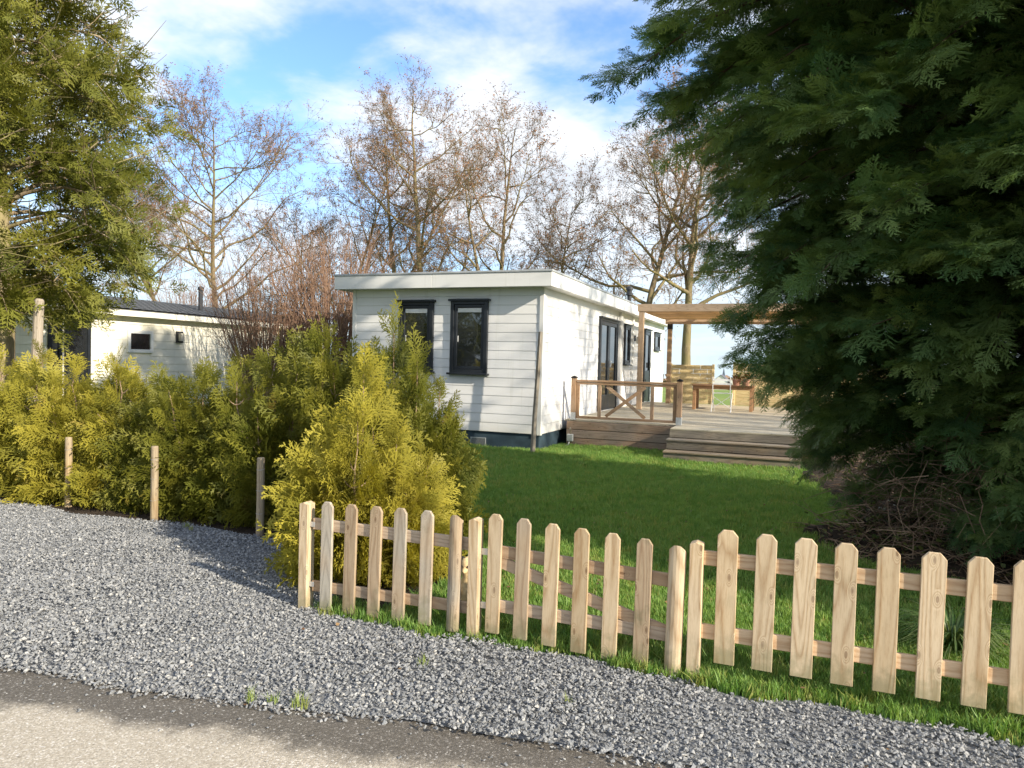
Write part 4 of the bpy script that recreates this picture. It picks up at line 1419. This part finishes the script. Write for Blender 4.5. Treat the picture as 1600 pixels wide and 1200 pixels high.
def stem_mesh(H, R, seed, mat, nb_=5):
    r = np.random.default_rng(seed + 90)
    acc = Acc()
    for st in thuja_stems(H, R, seed):
        V_, T_ = tube_np(st, np.linspace(0.015, 0.003, 8), 6)
        acc.add(V_, T_)
        for i in range(nb_):
            k = r.integers(1, 7)
            p = st[k]
            a = r.uniform(0, 6.28)
            L = R * r.uniform(0.3, 0.7) * (1.1 - 0.12 * k)
            o_ = np.array([math.cos(a), math.sin(a), 0])
            pts_ = np.array([p + o_ * L * t + np.array([0, 0, 1]) * L * 0.7 * t * t for t in (0, .35, .7, 1)])
            V_, T_ = tube_np(pts_, [0.007, 0.005, 0.004, 0.002], 5)
            acc.add(V_, T_)
    return acc.mesh('stem', [mat])


hv = [(thuja_mesh(1.5, 0.46, 600, s, M['thuja']), stem_mesh(1.5, 0.46, s, M['twig'])) for s in (11, 12, 13)]
hg = (thuja_mesh(1.5, 0.46, 620, 14, M['thuja_gold']), stem_mesh(1.5, 0.46, 14, M['twig']))


def thuja(x, y, H, W, pair, rz, label, group, name='thuja_plant', cat='shrub'):
    t_ = empty(name, (x, y, 0), label, cat, group, rz)
    for nm, me in zip(('foliage', 'stem'), pair):
        ob = obj(nm, me, t_)
        ob.scale = (W / 0.46, W / 0.46, H / 1.5)
        if nm == 'foliage':
            ob['kind'] = 'stuff'
    return t_


HG = 'thuja plants of the hedge along the gravel'
ords = ['first', 'second', 'third', 'fourth', 'fifth', 'sixth', 'seventh', 'eighth', 'ninth', 'tenth']
hx = [(-8.35, 5.35, 1.45, .48, 'g'), (-7.75, 5.42, 1.50, .50, 'g'), (-7.12, 5.40, 1.38, .50, 'g'), (-6.55, 5.45, 1.48, .48, 'g'), (-6.0, 5.48, 1.28, .46, 0), (-5.5, 5.45, 1.36, .46, 1),
      (-5.02, 5.5, 1.50, .48, 2), (-4.55, 5.5, 1.58, .48, 0), (-4.1, 5.55, 1.74, .46, 1), (-3.68, 5.62, 1.60, .46, 2)]
for i, (x, y, H, W, v) in enumerate(hx):
    thuja(x, y + 0.08, H, W, hg if v == 'g' else hv[v], i * 1.37, '%s %s thuja, %s plant from the left in the hedge behind the gravel' % ('lower' if H < 1.4 else 'upright', 'golden' if v == 'g' else 'olive green', ords[i]), HG)
BG = 'thuja bushes behind the left fence section'
bA = (thuja_mesh(1.5, 0.46, 900, 21, M['thuja_gold']), stem_mesh(1.5, 0.46, 21, M['twig']))
bB = (thuja_mesh(1.5, 0.46, 600, 22, M['thuja']), stem_mesh(1.5, 0.46, 22, M['twig']))
thuja(-2.95, 4.45, 1.42, 0.44, bA, 0.3, 'bright golden thuja bush just behind the left fence post', BG, 'thuja_bush')
thuja(-2.66, 4.50, 0.98, 0.36, bA, 2.2, 'low golden green thuja bush behind the grey pickets', BG, 'thuja_bush')
thuja(-3.1, 5.15, 1.78, 0.40, bB, 1.1, 'tall olive thuja bush covering the left window of the house', BG, 'thuja_bush')
thuja(-2.80, 5.15, 1.55, 0.38, bB, 3.9, 'olive thuja bush at the right end of the bushes beside the lawn', BG, 'thuja_bush')
thuja(-3.25, 5.55, 1.60, 0.40, hv[1], 5.0, 'thuja bush set back behind the golden bush by the fence', BG, 'thuja_bush')


# ------------------------------------------------------------------ big conifers
def conifer(H, prof, nb_, seed, leaf, bark, temps, azf=None, zmin=0.5, dens=7.0, plume=(0.34, 0.62), rise=0.25, droop=0.5, low_bare=0.0, show=0.0, zc=5.3, tr=0.16, clump=0.0, inst=False):
    r = np.random.default_rng(seed)
    wood, fol = Acc(), Acc()
    plumes = []
    P_ = np.array([(0.05 * math.sin(i * 1.3 + seed), 0.05 * math.cos(i * 0.9), H * i / 10 - 0.05) for i in range(11)])
    V_, T_ = tube_np(P_, np.linspace(tr, 0.012, 11), 10)
    wood.add(V_, T_)
    zs = zmin + (H * 0.97 - zmin) * ((np.arange(nb_) + r.random(nb_)) / nb_) ** 1.15
    for ib, z in enumerate(zs):
        az = ib * 2.39996 + r.uniform(-0.45, 0.45)
        L = np.interp(z, *prof) * r.uniform(0.78, 1.10) * (azf(az, z) if azf else 1.0)
        if L < 0.15:
            continue
        o_ = np.array([math.cos(az), math.sin(az), 0])
        tg = np.array([-o_[1], o_[0], 0])
        rs = rise * r.uniform(0.5, 1.5)
        dp = droop * r.uniform(0.6, 1.3)
        bend = r.normal(0, 0.16)
        f = lambda s: np.array([0, 0, z]) + o_ * (L * s) + tg * (bend * L * s * s) + np.array([0, 0, L * (rs * s - dp * s * s * s * 0.7)])
        S = np.linspace(0, 1, 7)
        pts_ = np.array([f(s) for s in S])
        pts_[1:-1] += r.normal(0, 0.02 * L * 0.4, (5, 3))
        b0 = 0.010 + 0.012 * L
        V_, T_ = tube_np(pts_, np.linspace(b0, 0.003, 7), 5)
        wood.add(V_, T_)
        for _ in range(int(show)):
            s_ = r.uniform(0.25, 0.9)
            d_ = norm(o_ * r.uniform(0.3, 1) + tg * r.normal(0, 0.9) + np.array([0, 0, r.uniform(-0.2, 0.9)]))
            l_ = r.uniform(0.4, 1.1)
            p_ = f(s_)
            V_, T_ = tube_np(np.array([p_, p_ + d_ * l_ * .5 + r.normal(0, .06, 3), p_ + d_ * l_ + r.normal(0, .05, 3)]), [0.012, 0.008, 0.003], 4)
            wood.add(V_, T_)
        if z > zc and r.random() < 0.45:
            continue
        n_ = int(max(4, L * dens * (1.0 if z < zc else 0.5)))
        s0 = 0.28 if z > 1.6 else 0.28 + low_bare
        ss = s0 + (1 - s0) * r.random(n_) ** 0.75
        p = np.array([f(s) for s in ss])
        sd = np.where(np.arange(n_) % 2 == 0, 1.0, -1.0)
        a = r.uniform(R_(25), R_(75), n_) * (1.15 - 0.55 * ss)
        d = o_[None] * np.cos(a)[:, None] + tg[None] * (sd * np.sin(a))[:, None]
        d[:, 2] += r.normal(-0.02, 0.22, n_) + (rs - 0.9 * dp * ss * ss) * 0.8
        nz = np.array([0, 0, 1.0]) + r.normal(0, 0.35, (n_, 3)) + tg[None] * (sd * 0.25)[:, None]
        sc = r.uniform(*plume, n_) * (1.1 - 0.35 * ss)
        if clump:
            p += r.normal(0, clump, (n_, 3))
            d += r.normal(0, 0.5, (n_, 3))
            nz = r.normal(0, 1, (n_, 3))
        if inst:
            plumes.append((p, d, nz, sc))
            plumes.append((np.array([f(0.88)]), np.array([f(1.0) - f(0.9)]), np.array([[0.1, 0, 1.0]]), np.array([plume[1] * 0.9])))
            continue
        put_sprays(fol, temps, p, d, nz, sc, np.clip(r.normal(0.45, 0.25) + r.normal(0, 0.12, n_), 0, 1), r)
        # the tip itself
        e = np.array([f(1.0) - f(0.93)])
        put_sprays(fol, temps, np.array([f(0.90)]), e, np.array([[0.1, 0, 1.0]]), np.array([plume[1] * 0.95]), np.array([0.8]), r)
    if inst:
        return wood.mesh('trunk', [bark]), [np.concatenate([q[k] for q in plumes]) for k in range(4)]
    return wood.mesh('trunk', [bark]), fol.mesh('crown', [leaf])


def azA(az, z):            # longest towards the lawn, cut back towards the deck
    k_ = 1.0 - 0.46 * max(0, math.sin(az)) - (0.10 if math.cos(az) > 0.3 else 0)
    if z < 1.35 and math.sin(az) < -0.1:        # dead and bare low down on the shaded near side
        k_ *= 0.30
    if math.cos(az) < -0.2:                     # overhanging at the top, drawn in lower down
        k_ *= float(np.interp(z, [1.0, 2.4, 3.4, 4.2, 5.2], [0.84, 0.86, 0.98, 1.05, 1.14]))
    return k_


pa = ([0, 0.5, 1.2, 2.2, 3.4, 5.0, 6.3, 8.0, 9.6], [1.75, 2.05, 2.35, 2.75, 3.0, 3.2, 2.6, 1.5, 0.2])
wA, fA = conifer(9.6, pa, 640, 41, None, M['bark_dark'], LEY_T, azA, zmin=0.55, dens=12.0, low_bare=0.1, plume=(0.34, 0.64), inst=True)
pb = ([0, 0.5, 1.3, 2.2, 3.4, 5.0, 7.0, 8.8], [1.3, 1.6, 1.5, 1.65, 1.8, 1.8, 1.1, 0.2])
wB, fB = conifer(8.8, pb, 320, 42, None, M['bark_dark'], LEY_T, None, zmin=0.35, dens=12.0, low_bare=0.0, plume=(0.26, 0.50), inst=True)
ley_meshes = [mesh_np('cypress_plume_%d' % k, a, b, [M['leyland']]) for k, (a, b) in enumerate(LEY_T)]


def euler_from(d, nz):
    X_ = norm(d)
    Y_ = norm(np.cross(nz, X_))
    Z_ = np.cross(X_, Y_)
    return np.stack([np.arctan2(Y_[:, 2], Z_[:, 2]), np.arcsin(np.clip(-X_[:, 2], -1, 1)), np.arctan2(X_[:, 1], X_[:, 0])], -1)


def tree(name, loc, meshes, label, cat, group, rz=0.0, s=1.0):
    t_ = empty(name, loc, label, cat, group, rz)
    for nm, me in zip(('trunk', 'crown'), meshes):
        if isinstance(me, list):
            p, d, nz, sc = me
            ob = instancer('crown', p, euler_from(d, nz), sc, np.random.default_rng(5).integers(0, 4, len(p)), ley_meshes, t_)
        else:
            ob = obj(nm, me, t_)
        ob.scale = (s, s, s)
        if nm == 'crown':
            ob['kind'] = 'stuff'
    return t_


CG = 'dark cypress trees on the right'
tree('cypress_tree', (2.0, 7.5, 0), (wA, fA), 'huge dark green cypress overhanging the lawn and the deck steps', 'tree', CG)
tree('cypress_tree', (2.85, 6.0, 0), (wB, fB), 'nearer dark cypress at the right edge with light green branch tips', 'tree', CG)
tree('cypress_tree', (5.0, 6.5, 0), (wB, fB), 'dark cypress hidden deep behind the other two on the right', 'tree', CG, 2.0, 1.08)

# left cypress with visible branches
pl_ = ([0, 2.0, 2.8, 4.0, 5.5, 7.0, 9.0, 11.0], [0.2, 1.3, 1.85, 2.15, 2.05, 1.7, 1.1, 0.2])
wL, fL = conifer(11.0, pl_, 190, 43, M['cypress'], M['bark_light'], CYP_T, None, zmin=1.9, dens=22.0, plume=(0.26, 0.46), rise=0.45, droop=0.75, zc=8.5, tr=0.2, clump=0.16, show=5)
tree('conifer_tree', (-11.15, 7.3, 0), (wL, fL), 'yellowish green old conifer with bare branches at the left edge', 'tree', None, 0.7)
lg = MB().tube([(-9.95, 7.0, 0), (-9.93, 7.0, 0.9), (-9.9, 7.0, 1.6), (-9.86, 7.0, 2.25), (-9.855, 7.0, 2.28)], [0.085, 0.075, 0.068, 0.062, 0.04], 10)
tag(lg.build('tree_stump', M['log'], smooth=False), 'pale bare trunk sawn off behind the hedge under the left conifer', 'tree trunk')


# ------------------------------------------------------------------ bare alders
def twig_template(seed, n=9, cat=13):
    r = np.random.default_rng(seed)
    V, T, Mi, A_ = [], [], [], []

    def ribbon(p, q, w):
        p, q = np.array(p), np.array(q)
        d = q - p
        s = np.cross(d, r.normal(size=3))
        s = s / (np.linalg.norm(s) + 1e-9) * w
        b = len(V)
        V.extend([p - s, p + s, q])
        T.append((b, b + 1, b + 2))
        Mi.append(0)
        A_.extend([0.3] * 3)
    ends = []
    main = [np.array([0, 0, 0]), np.array([0.35, 0.04, 0.03]), np.array([0.7, -0.03, 0.1]), np.array([1.0, 0.0, 0.2])]
    for i in range(3):
        ribbon(main[i], main[i + 1] + (main[i + 1] - main[i]) * 0.15, 0.013 - 0.002 * i)
    for i in range(n):
        t = r.uniform(0.15, 1.0) * 3
        k = min(2, int(t))
        p = main[k] + (main[k + 1] - main[k]) * (t - k)
        d = np.array([r.uniform(0.15, 0.6), r.uniform(-0.5, 0.5), r.uniform(-0.25, 0.5)]) * r.uniform(0.5, 1)
        ribbon(p, p + d, 0.0075)
        ends.append((p, d))
        for j in range(2):
            u = r.uniform(0.3, 0.8)
            d2 = d * 0.3 + r.normal(0, 0.14, 3)
            ribbon(p + d * u, p + d * u + d2, 0.006)
            ends.append((p + d * u, d2))
    for i in range(cat):
        p, d = ends[r.integers(len(ends))]
        p = p + d * r.uniform(0.5, 1.0)
        l, w = r.uniform(0.06, 0.13), r.uniform(0.018, 0.032)
        b = len(V)
        a = r.uniform(0, 6.28)
        s = np.array([math.cos(a), math.sin(a), 0]) * w
        dn = np.array([r.normal(0, .25), r.normal(0, .25), -1]) * l
        V.extend([p, p + dn * .5 + s, p + dn, p + dn * .5 - s])
        T.extend([(b, b + 1, b + 2), (b, b + 2, b + 3)])
        Mi.extend([1, 1])
        A_.extend([r.random()] * 4)
    return np.array(V), np.array(T), np.array(Mi), np.array(A_)


TW = [twig_template(s) for s in (1, 2, 3, 4)]


def alder(H, seed, spread=0.30, lean=(0, 0), first=0.28, nmain=20, forks=0, twig=1.0, tr=None, droopy=0.0):
    r = np.random.default_rng(seed)
    wood, crown = Acc(), Acc()
    tw_p, tw_d = [], []

    def branch(p0, d0, L, rad, level, up):
        n_ = (9, 6, 4, 3)[level]
        pts_ = [np.array(p0)]
        d = np.array(d0) / np.linalg.norm(d0)
        for i in range(n_):
            d = d + r.normal(0, (0.06, 0.20, 0.22, 0.2)[level], 3) * (np.array([1, 1, .3]) if level == 0 else 1) + np.array([0, 0, up * (1 if i > 0 else 0.3)])
            d /= np.linalg.norm(d)
            pts_.append(pts_[-1] + d * L / n_)
        pts_ = np.array(pts_)
        k = (9, 6, 4, 3)[level]
        V_, T_ = tube_np(pts_, rad + (max(rad * (0.10 if level == 0 else 0.25), 0.006) - rad) * np.linspace(0, 1, n_ + 1) ** 0.85, k)
        wood.add(V_, T_)
        return pts_

    def at(pts_, t):
        x = t * (len(pts_) - 1)
        i = min(len(pts_) - 2, int(x))
        return pts_[i] + (pts_[i + 1] - pts_[i]) * (x - i), norm(pts_[i + 1] - pts_[i])

    tr = tr or 0.0145 * H
    trunks = []
    d0 = np.array([lean[0], lean[1], 1.0])
    main = branch((0, 0, -0.3), d0, H * 0.97, tr, 0, 0.03)
    trunks.append((main, H))
    for k in range(forks):
        p, d = at(main, r.uniform(0.03, 0.30))
        a = r.uniform(0, 6.28)
        q = branch(p, d + 0.45 * np.array([math.cos(a), math.sin(a), 0]), H * 0.72, tr * 0.7, 0, 0.09)
        trunks.append((q, H * 0.72))
    for main, HH in trunks:
        nm = nmain if main is trunks[0][0] else int(nmain * 0.6)
        for i in range(nm):
            t = first + (0.98 - first) * (i + r.random()) / nm
            p, d = at(main, t)
            a = i * 2.4 + r.uniform(-0.6, 0.6)
            out = np.array([math.cos(a), math.sin(a), 0])
            tt_ = (t - first) / (1 - first)
            L = HH * spread * (0.45 + 0.75 * math.sin(math.pi * min(1, 0.15 + 0.85 * tt_)) ** 0.8) * r.uniform(0.6, 1.2) * (1.1 - 0.35 * tt_) + 0.3
            b1 = branch(p, out + d * r.uniform(0.35, 0.95) - np.array([0, 0, droopy]), L, tr * (1 - t) * 0.50 + 0.022, 1, 0.10)
            n2 = int(5 + L * 1.7)
            for j in range(n2):
                t2 = r.uniform(0.2, 1.0)
                p2, dd = at(b1, t2)
                q2 = branch(p2, dd + norm(r.normal(size=3)) * 0.95, L * 0.42 * r.uniform(0.5, 1.1) * (1.2 - 0.6 * t2), 0.017 + 0.008 * (1 - t2), 2, 0.05)
                for m_ in range(2):
                    p3, d3 = at(q2, r.uniform(0.25, 1.0))
                    tw_p.append(p3)
                    tw_d.append(d3 + r.normal(0, 0.6, 3))
                tw_p.append(q2[-1])
                tw_d.append(q2[-1] - q2[-2])
    tw_p, tw_d = np.array(tw_p), np.array(tw_d)
    n_ = len(tw_p)
    pick = r.integers(0, len(TW), n_)
    for k, (tv, tt, mi, ta) in enumerate(TW):
        q = pick == k
        V_, T_ = scatter(tv, tt, tw_p[q], tw_d[q] + np.array([0, 0, 0.15]), r.normal(size=(q.sum(), 3)), r.uniform(0.65, 1.2, q.sum()) * twig)
        crown.add(V_, T_, np.tile(mi, q.sum()), np.tile(ta, q.sum()))
    return wood.mesh('trunk', [M['bark']], True), crown.mesh('crown', [M['alder_twig'], M['catkin']])


AG = 'bare alders in a row behind the house'
AL = [  # px-based ground X, Y, height, seed, options, label
    (-31.6, 34, 15.8, 61, dict(spread=.35, first=.30, forks=0, nmain=27), 'broad bare alder with a straight trunk above the neighbouring chalet'),
    (-35.0, 35, 14.0, 62, dict(lean=(-.34, 0), first=.42, forks=1, spread=.28), 'leaning bare alder behind the left conifer with a slanting trunk'),
    (-24.4, 34, 13.6, 63, dict(lean=(.02, 0), first=.25, forks=0, spread=.30, nmain=16), 'bare alder rising from the reddish shrub left of the house'),
    (-20.4, 34.5, 15.4, 64, dict(lean=(-.02, 0), forks=1, spread=.17, first=.2), 'slender several stemmed bare alder above the left roof corner'),
    (-18.1, 34, 17.4, 65, dict(lean=(.03, 0), spread=.25, first=.25), 'tallest bare alder above the middle of the white roof'),
    (-14.0, 34, 14.2, 66, dict(forks=1, spread=.23, first=.25, nmain=15), 'reddish bare alder with twin trunks right of the tallest tree'),
    (-11.4, 35, 10.6, 67, dict(spread=.30, first=.2), 'shorter bare alder over the right corner of the white roof'),
    (-28.0, 36, 10.5, 71, dict(spread=.34, first=.2, nmain=16), 'low bare alder in the gap between neighbouring chalet and reddish shrub'),
    (-7.1, 34, 13.6, 68, dict(lean=(-.03, 0), spread=.33, first=.28, forks=0, tr=.25), 'wide bare alder behind the pergola corner post'),
    (-4.8, 34, 13.4, 69, dict(spread=.30, first=.34, tr=.27), 'bare alder with a thick straight trunk behind the sunlit screen fence'),
]
for x, y, H, sd, op, lab in AL:
    tree('alder_tree', (x, y, ground_z(y)), alder(H, sd, **op), lab, 'tree', AG, 0.0)
sh_t = alder(12.5, 70, spread=.30, first=.25, twig=0.9, nmain=15)
OG = 'bare trees beside the lane'
tree('bare_tree', (12.5, 9.8, 0), sh_t, 'bare tree outside the picture to the right of the deck', 'tree', OG, 0.4)
tree('bare_tree', (15.5, 12.6, 0), sh_t, 'second bare tree outside the picture beyond the first', 'tree', OG, 2.3)


# ------------------------------------------------------------------ many-stemmed shrubs
def stem_shrub(H, R, n, seed, mat, twigs=True):
    r = np.random.default_rng(seed)
    acc = Acc()
    tp, td = [], []
    for i in range(n):
        a = r.uniform(0, 6.28)
        rad = R * 0.35 * math.sqrt(r.random())
        o_ = np.array([math.cos(a), math.sin(a), 0])
        hh = H * r.uniform(0.55, 1.0)
        sp = R * r.uniform(0.2, 1.0)
        pts_ = np.array([o_ * (rad + (sp - rad) * t ** 1.5) + np.array([0, 0, hh * t]) + r.normal(0, 0.03, 3) * (t > 0) for t in np.linspace(0, 1, 6)])
        V_, T_ = tube_np(pts_, np.linspace(0.018, 0.003, 6), 4)
        acc.add(V_, T_)
        for k in range(7):
            t = r.uniform(0.3, 1.0) * 5
            j = min(4, int(t))
            p = pts_[j] + (pts_[j + 1] - pts_[j]) * (t - j)
            d = (pts_[j + 1] - pts_[j]) + r.normal(0, 0.35, 3)
            L = r.uniform(0.3, 0.9)
            d = norm(d)
            q = np.array([p, p + d * L * .5 + r.normal(0, .03, 3), p + d * L])
            V_, T_ = tube_np(q, [0.007, 0.005, 0.002], 3)
            acc.add(V_, T_)
    return acc.mesh('stems', [mat])


s1 = stem_shrub(4.6, 1.9, 230, 81, M['twig_red'])
for x, y, sc, rz, lab in ((-10.0, 14.0, 1.0, 0, 'reddish many stemmed bare shrub against the left side of the house'), (-10.9, 13.0, 0.80, 2.0, 'lower reddish bare shrub between the house and the neighbouring chalet'),
                          (-21.0, 21.0, 1.0, 4.0, 'pale twiggy bare shrub rising behind the neighbouring roof')):
    t_ = empty('bare_shrub', (x, y, 0), lab, 'shrub', 'bare shrubs between the houses', rz)
    ob = obj('stems', s1, t_)
    ob.scale = (sc, sc, sc)
    ob['kind'] = 'stuff'

# ------------------------------------------------------------------ undergrowth beneath the cypresses
r = np.random.default_rng(91)
acc = Acc()
for i in range(4200):
    x, y = r.uniform(0.45, 3.6), r.uniform(6.0, 10.2)
    if not in_poly(x - 0.1, y, SOIL):
        continue
    z = r.random() ** 1.7 * np.interp(x, [0.4, 1.0, 2.2], [0.35, 1.0, 1.8])
    L = r.uniform(0.12, 0.60)
    a_ = r.uniform(0, 6.283)
    d = norm(np.array([math.cos(a_) - 0.25, math.sin(a_), r.normal(-0.1, 0.45)]))
    p = np.array([x, y, max(0.04, z)])
    m_ = p + d * L * .5 + r.normal(0, .05, 3)
    q = np.array([p, m_, m_ + d * L * .5 + r.normal(0, .06, 3) + np.array([0, 0, -0.04])])
    q[:, 2] = np.maximum(q[:, 2], 0.04)
    V_, T_ = tube_np(q, np.array([0.0045, 0.003, 0.0012]) * r.uniform(0.5, 1.4), 3)
    acc.add(V_, T_)
tag(obj('dead_brushwood', acc.mesh('dead_brushwood', [M['twig']])), 'brown dead twigs massed under the dark cypress trees', 'brushwood', kind='stuff')
acc = Acc()
for i in range(420):
    x, y = r.uniform(0.15, 3.0), r.uniform(5.6, 9.0)
    if not in_poly(x, y, SOIL):
        continue
    d = norm(np.array([r.normal(), r.normal(), r.normal(0, .12)])) * r.uniform(0.05, 0.28)
    p = np.array([x, y, 0.075])
    V_, T_ = tube_np(np.array([p, p + d * .5 + [0, 0, .012], p + d]), [0.004, 0.003, 0.0015], 3)
    acc.add(V_, T_)
tag(obj('fallen_twigs', acc.mesh('fallen_twigs', [M['twig']])), 'thin fallen twigs strewn over the dark soil bed', 'twigs', kind='stuff')
tv = np.array([(0, 0, 0), (.4, .38, .05), (1, 0, 0), (.4, -.38, .05)])
tt = np.array([(0, 1, 2), (0, 2, 3)])


def leaf_patch(name, n_, cx_, cy_, sx_, sy_, mat, label, cat, size, hgt):
    p = np.column_stack([r.normal(cx_, sx_, n_), r.normal(cy_, sy_, n_), 0.05 + np.abs(r.normal(0, hgt, n_))])
    p = np.array([q for q in p if in_poly(q[0], q[1], SOIL)])
    k = len(p)
    V_, T_ = scatter(tv, tt, p, r.normal(size=(k, 3)) * np.array([1, 1, .4]), np.array([0, 0, 1.0]) + r.normal(0, .5, (k, 3)), r.uniform(*size, k))
    o_ = obj(name, mesh_np(name, V_, T_, [mat], attrs={'tint': np.repeat(r.random(k), 4)}))
    tag(o_, label, cat, kind='stuff')


leaf_patch('ivy_patch', 1500, 0.85, 7.6, 0.40, 0.7, M['ivy'], 'patch of ivy and ground cover leaves on the soil bed', 'ground cover', (0.025, 0.06), 0.07)
leaf_patch('leaf_litter', 1500, 1.3, 7.2, 0.8, 0.9, M['deadleaf'], 'brown dead leaves littering the soil under the cypresses', 'leaf litter', (0.02, 0.045), 0.012)

n_ = 420
lp = np.column_stack([r.uniform(-3.2, 2.0, n_), r.uniform(2.4, 9.0, n_), np.full(n_, 0.03)])
lp = np.array([q for q in lp if q[1] > lane_edge(q[0]) - 0.25 and not (q[1] < 4.2 and r.random() < 0.72)])
lp[:, 2] = np.where(lp[:, 1] < lane_edge(0) - 0.1, 0.012, np.where(lp[:, 1] > 3.6, 0.055, 0.032))
k_ = len(lp)
V_, T_ = scatter(tv, tt, lp, r.normal(size=(k_, 3)) * np.array([1, 1, .25]), np.array([0, 0, 1.0]) + r.normal(0, .35, (k_, 3)), r.uniform(.010, .034, k_))
tag(obj('fallen_leaves', mesh_np('fallen_leaves', V_, T_, [M['deadleaf']], attrs={'tint': np.repeat(r.random(k_), 4)})), 'brown fallen leaf bits strewn over lawn and gravel', 'fallen leaves', kind='stuff')

# arching tuft of ornamental grass behind the fence
acc = Acc()
for i in range(330):
    a = r.uniform(0, 6.28)
    o_ = np.array([math.cos(a), math.sin(a), 0])
    L = r.uniform(0.22, 0.50)
    hh = r.uniform(0.12, 0.36)
    b = o_ * r.uniform(0, 0.08)
    S = np.linspace(0, 1, 5)
    pts_ = np.array([b + o_ * L * s ** 1.3 * 0.8 + np.array([0, 0, hh * (1.9 * s - 1.45 * s * s)]) for s in S])
    pts_[:, 2] = np.maximum(pts_[:, 2], 0.01)
    sv = np.array([-o_[1], o_[0], 0]) * 0.005
    w = np.array([1, 1.1, .9, .6, .05])[:, None]
    V_ = np.concatenate([pts_ - sv * w, pts_ + sv * w])
    T_ = np.array([t for k in range(4) for t in ((k, k + 5, k + 6), (k, k + 6, k + 1))])
    acc.add(V_, T_, 0, r.random())
t_ = empty('grass_tussock', (0.86, 4.62, 0), 'arching tussock of ornamental grass behind the right pickets', 'plant')
obj('blades', acc.mesh('blades', [M['tuft']]), t_)

# trees and hedge across the lane, behind the camera: what the front windows mirror
hb = thuja_mesh(1.5, 0.46, 500, 31, M['thuja'])
for i, (x, y, s) in enumerate(((-17, -14, 3.2), (-21, -9, 3.6), (-13, -18, 3.4), (-25, -4, 3.2), (-9, -19, 3.0))):
    t_ = empty('roadside_tree', (x, y, 0), 'dense %s tree across the lane behind the viewer' % ('first', 'second', 'third', 'fourth', 'fifth')[i], 'tree', 'trees across the lane')
    ob = obj('crown', hb, t_)
    ob.scale = (s * 1.9, s * 1.9, s * 1.2)
    ob['kind'] = 'stuff'
# far wood on the horizon
r = np.random.default_rng(97)
acc = Acc()
for i in range(900):
    x, y = r.uniform(-160, 120), r.uniform(380, 450)
    p = np.array([[x, y, ground_z(y) + r.uniform(0, 5.5)]])
    V_, T_ = scatter(tv, tt, p, r.normal(size=(1, 3)), r.normal(size=(1, 3)), np.array([r.uniform(3, 6)]))
    acc.add(V_, T_, 0, r.random())
tag(obj('far_wood', acc.mesh('far_wood', [M['twig']])), 'low brownish wood along the far horizon', 'wood', kind='stuff')
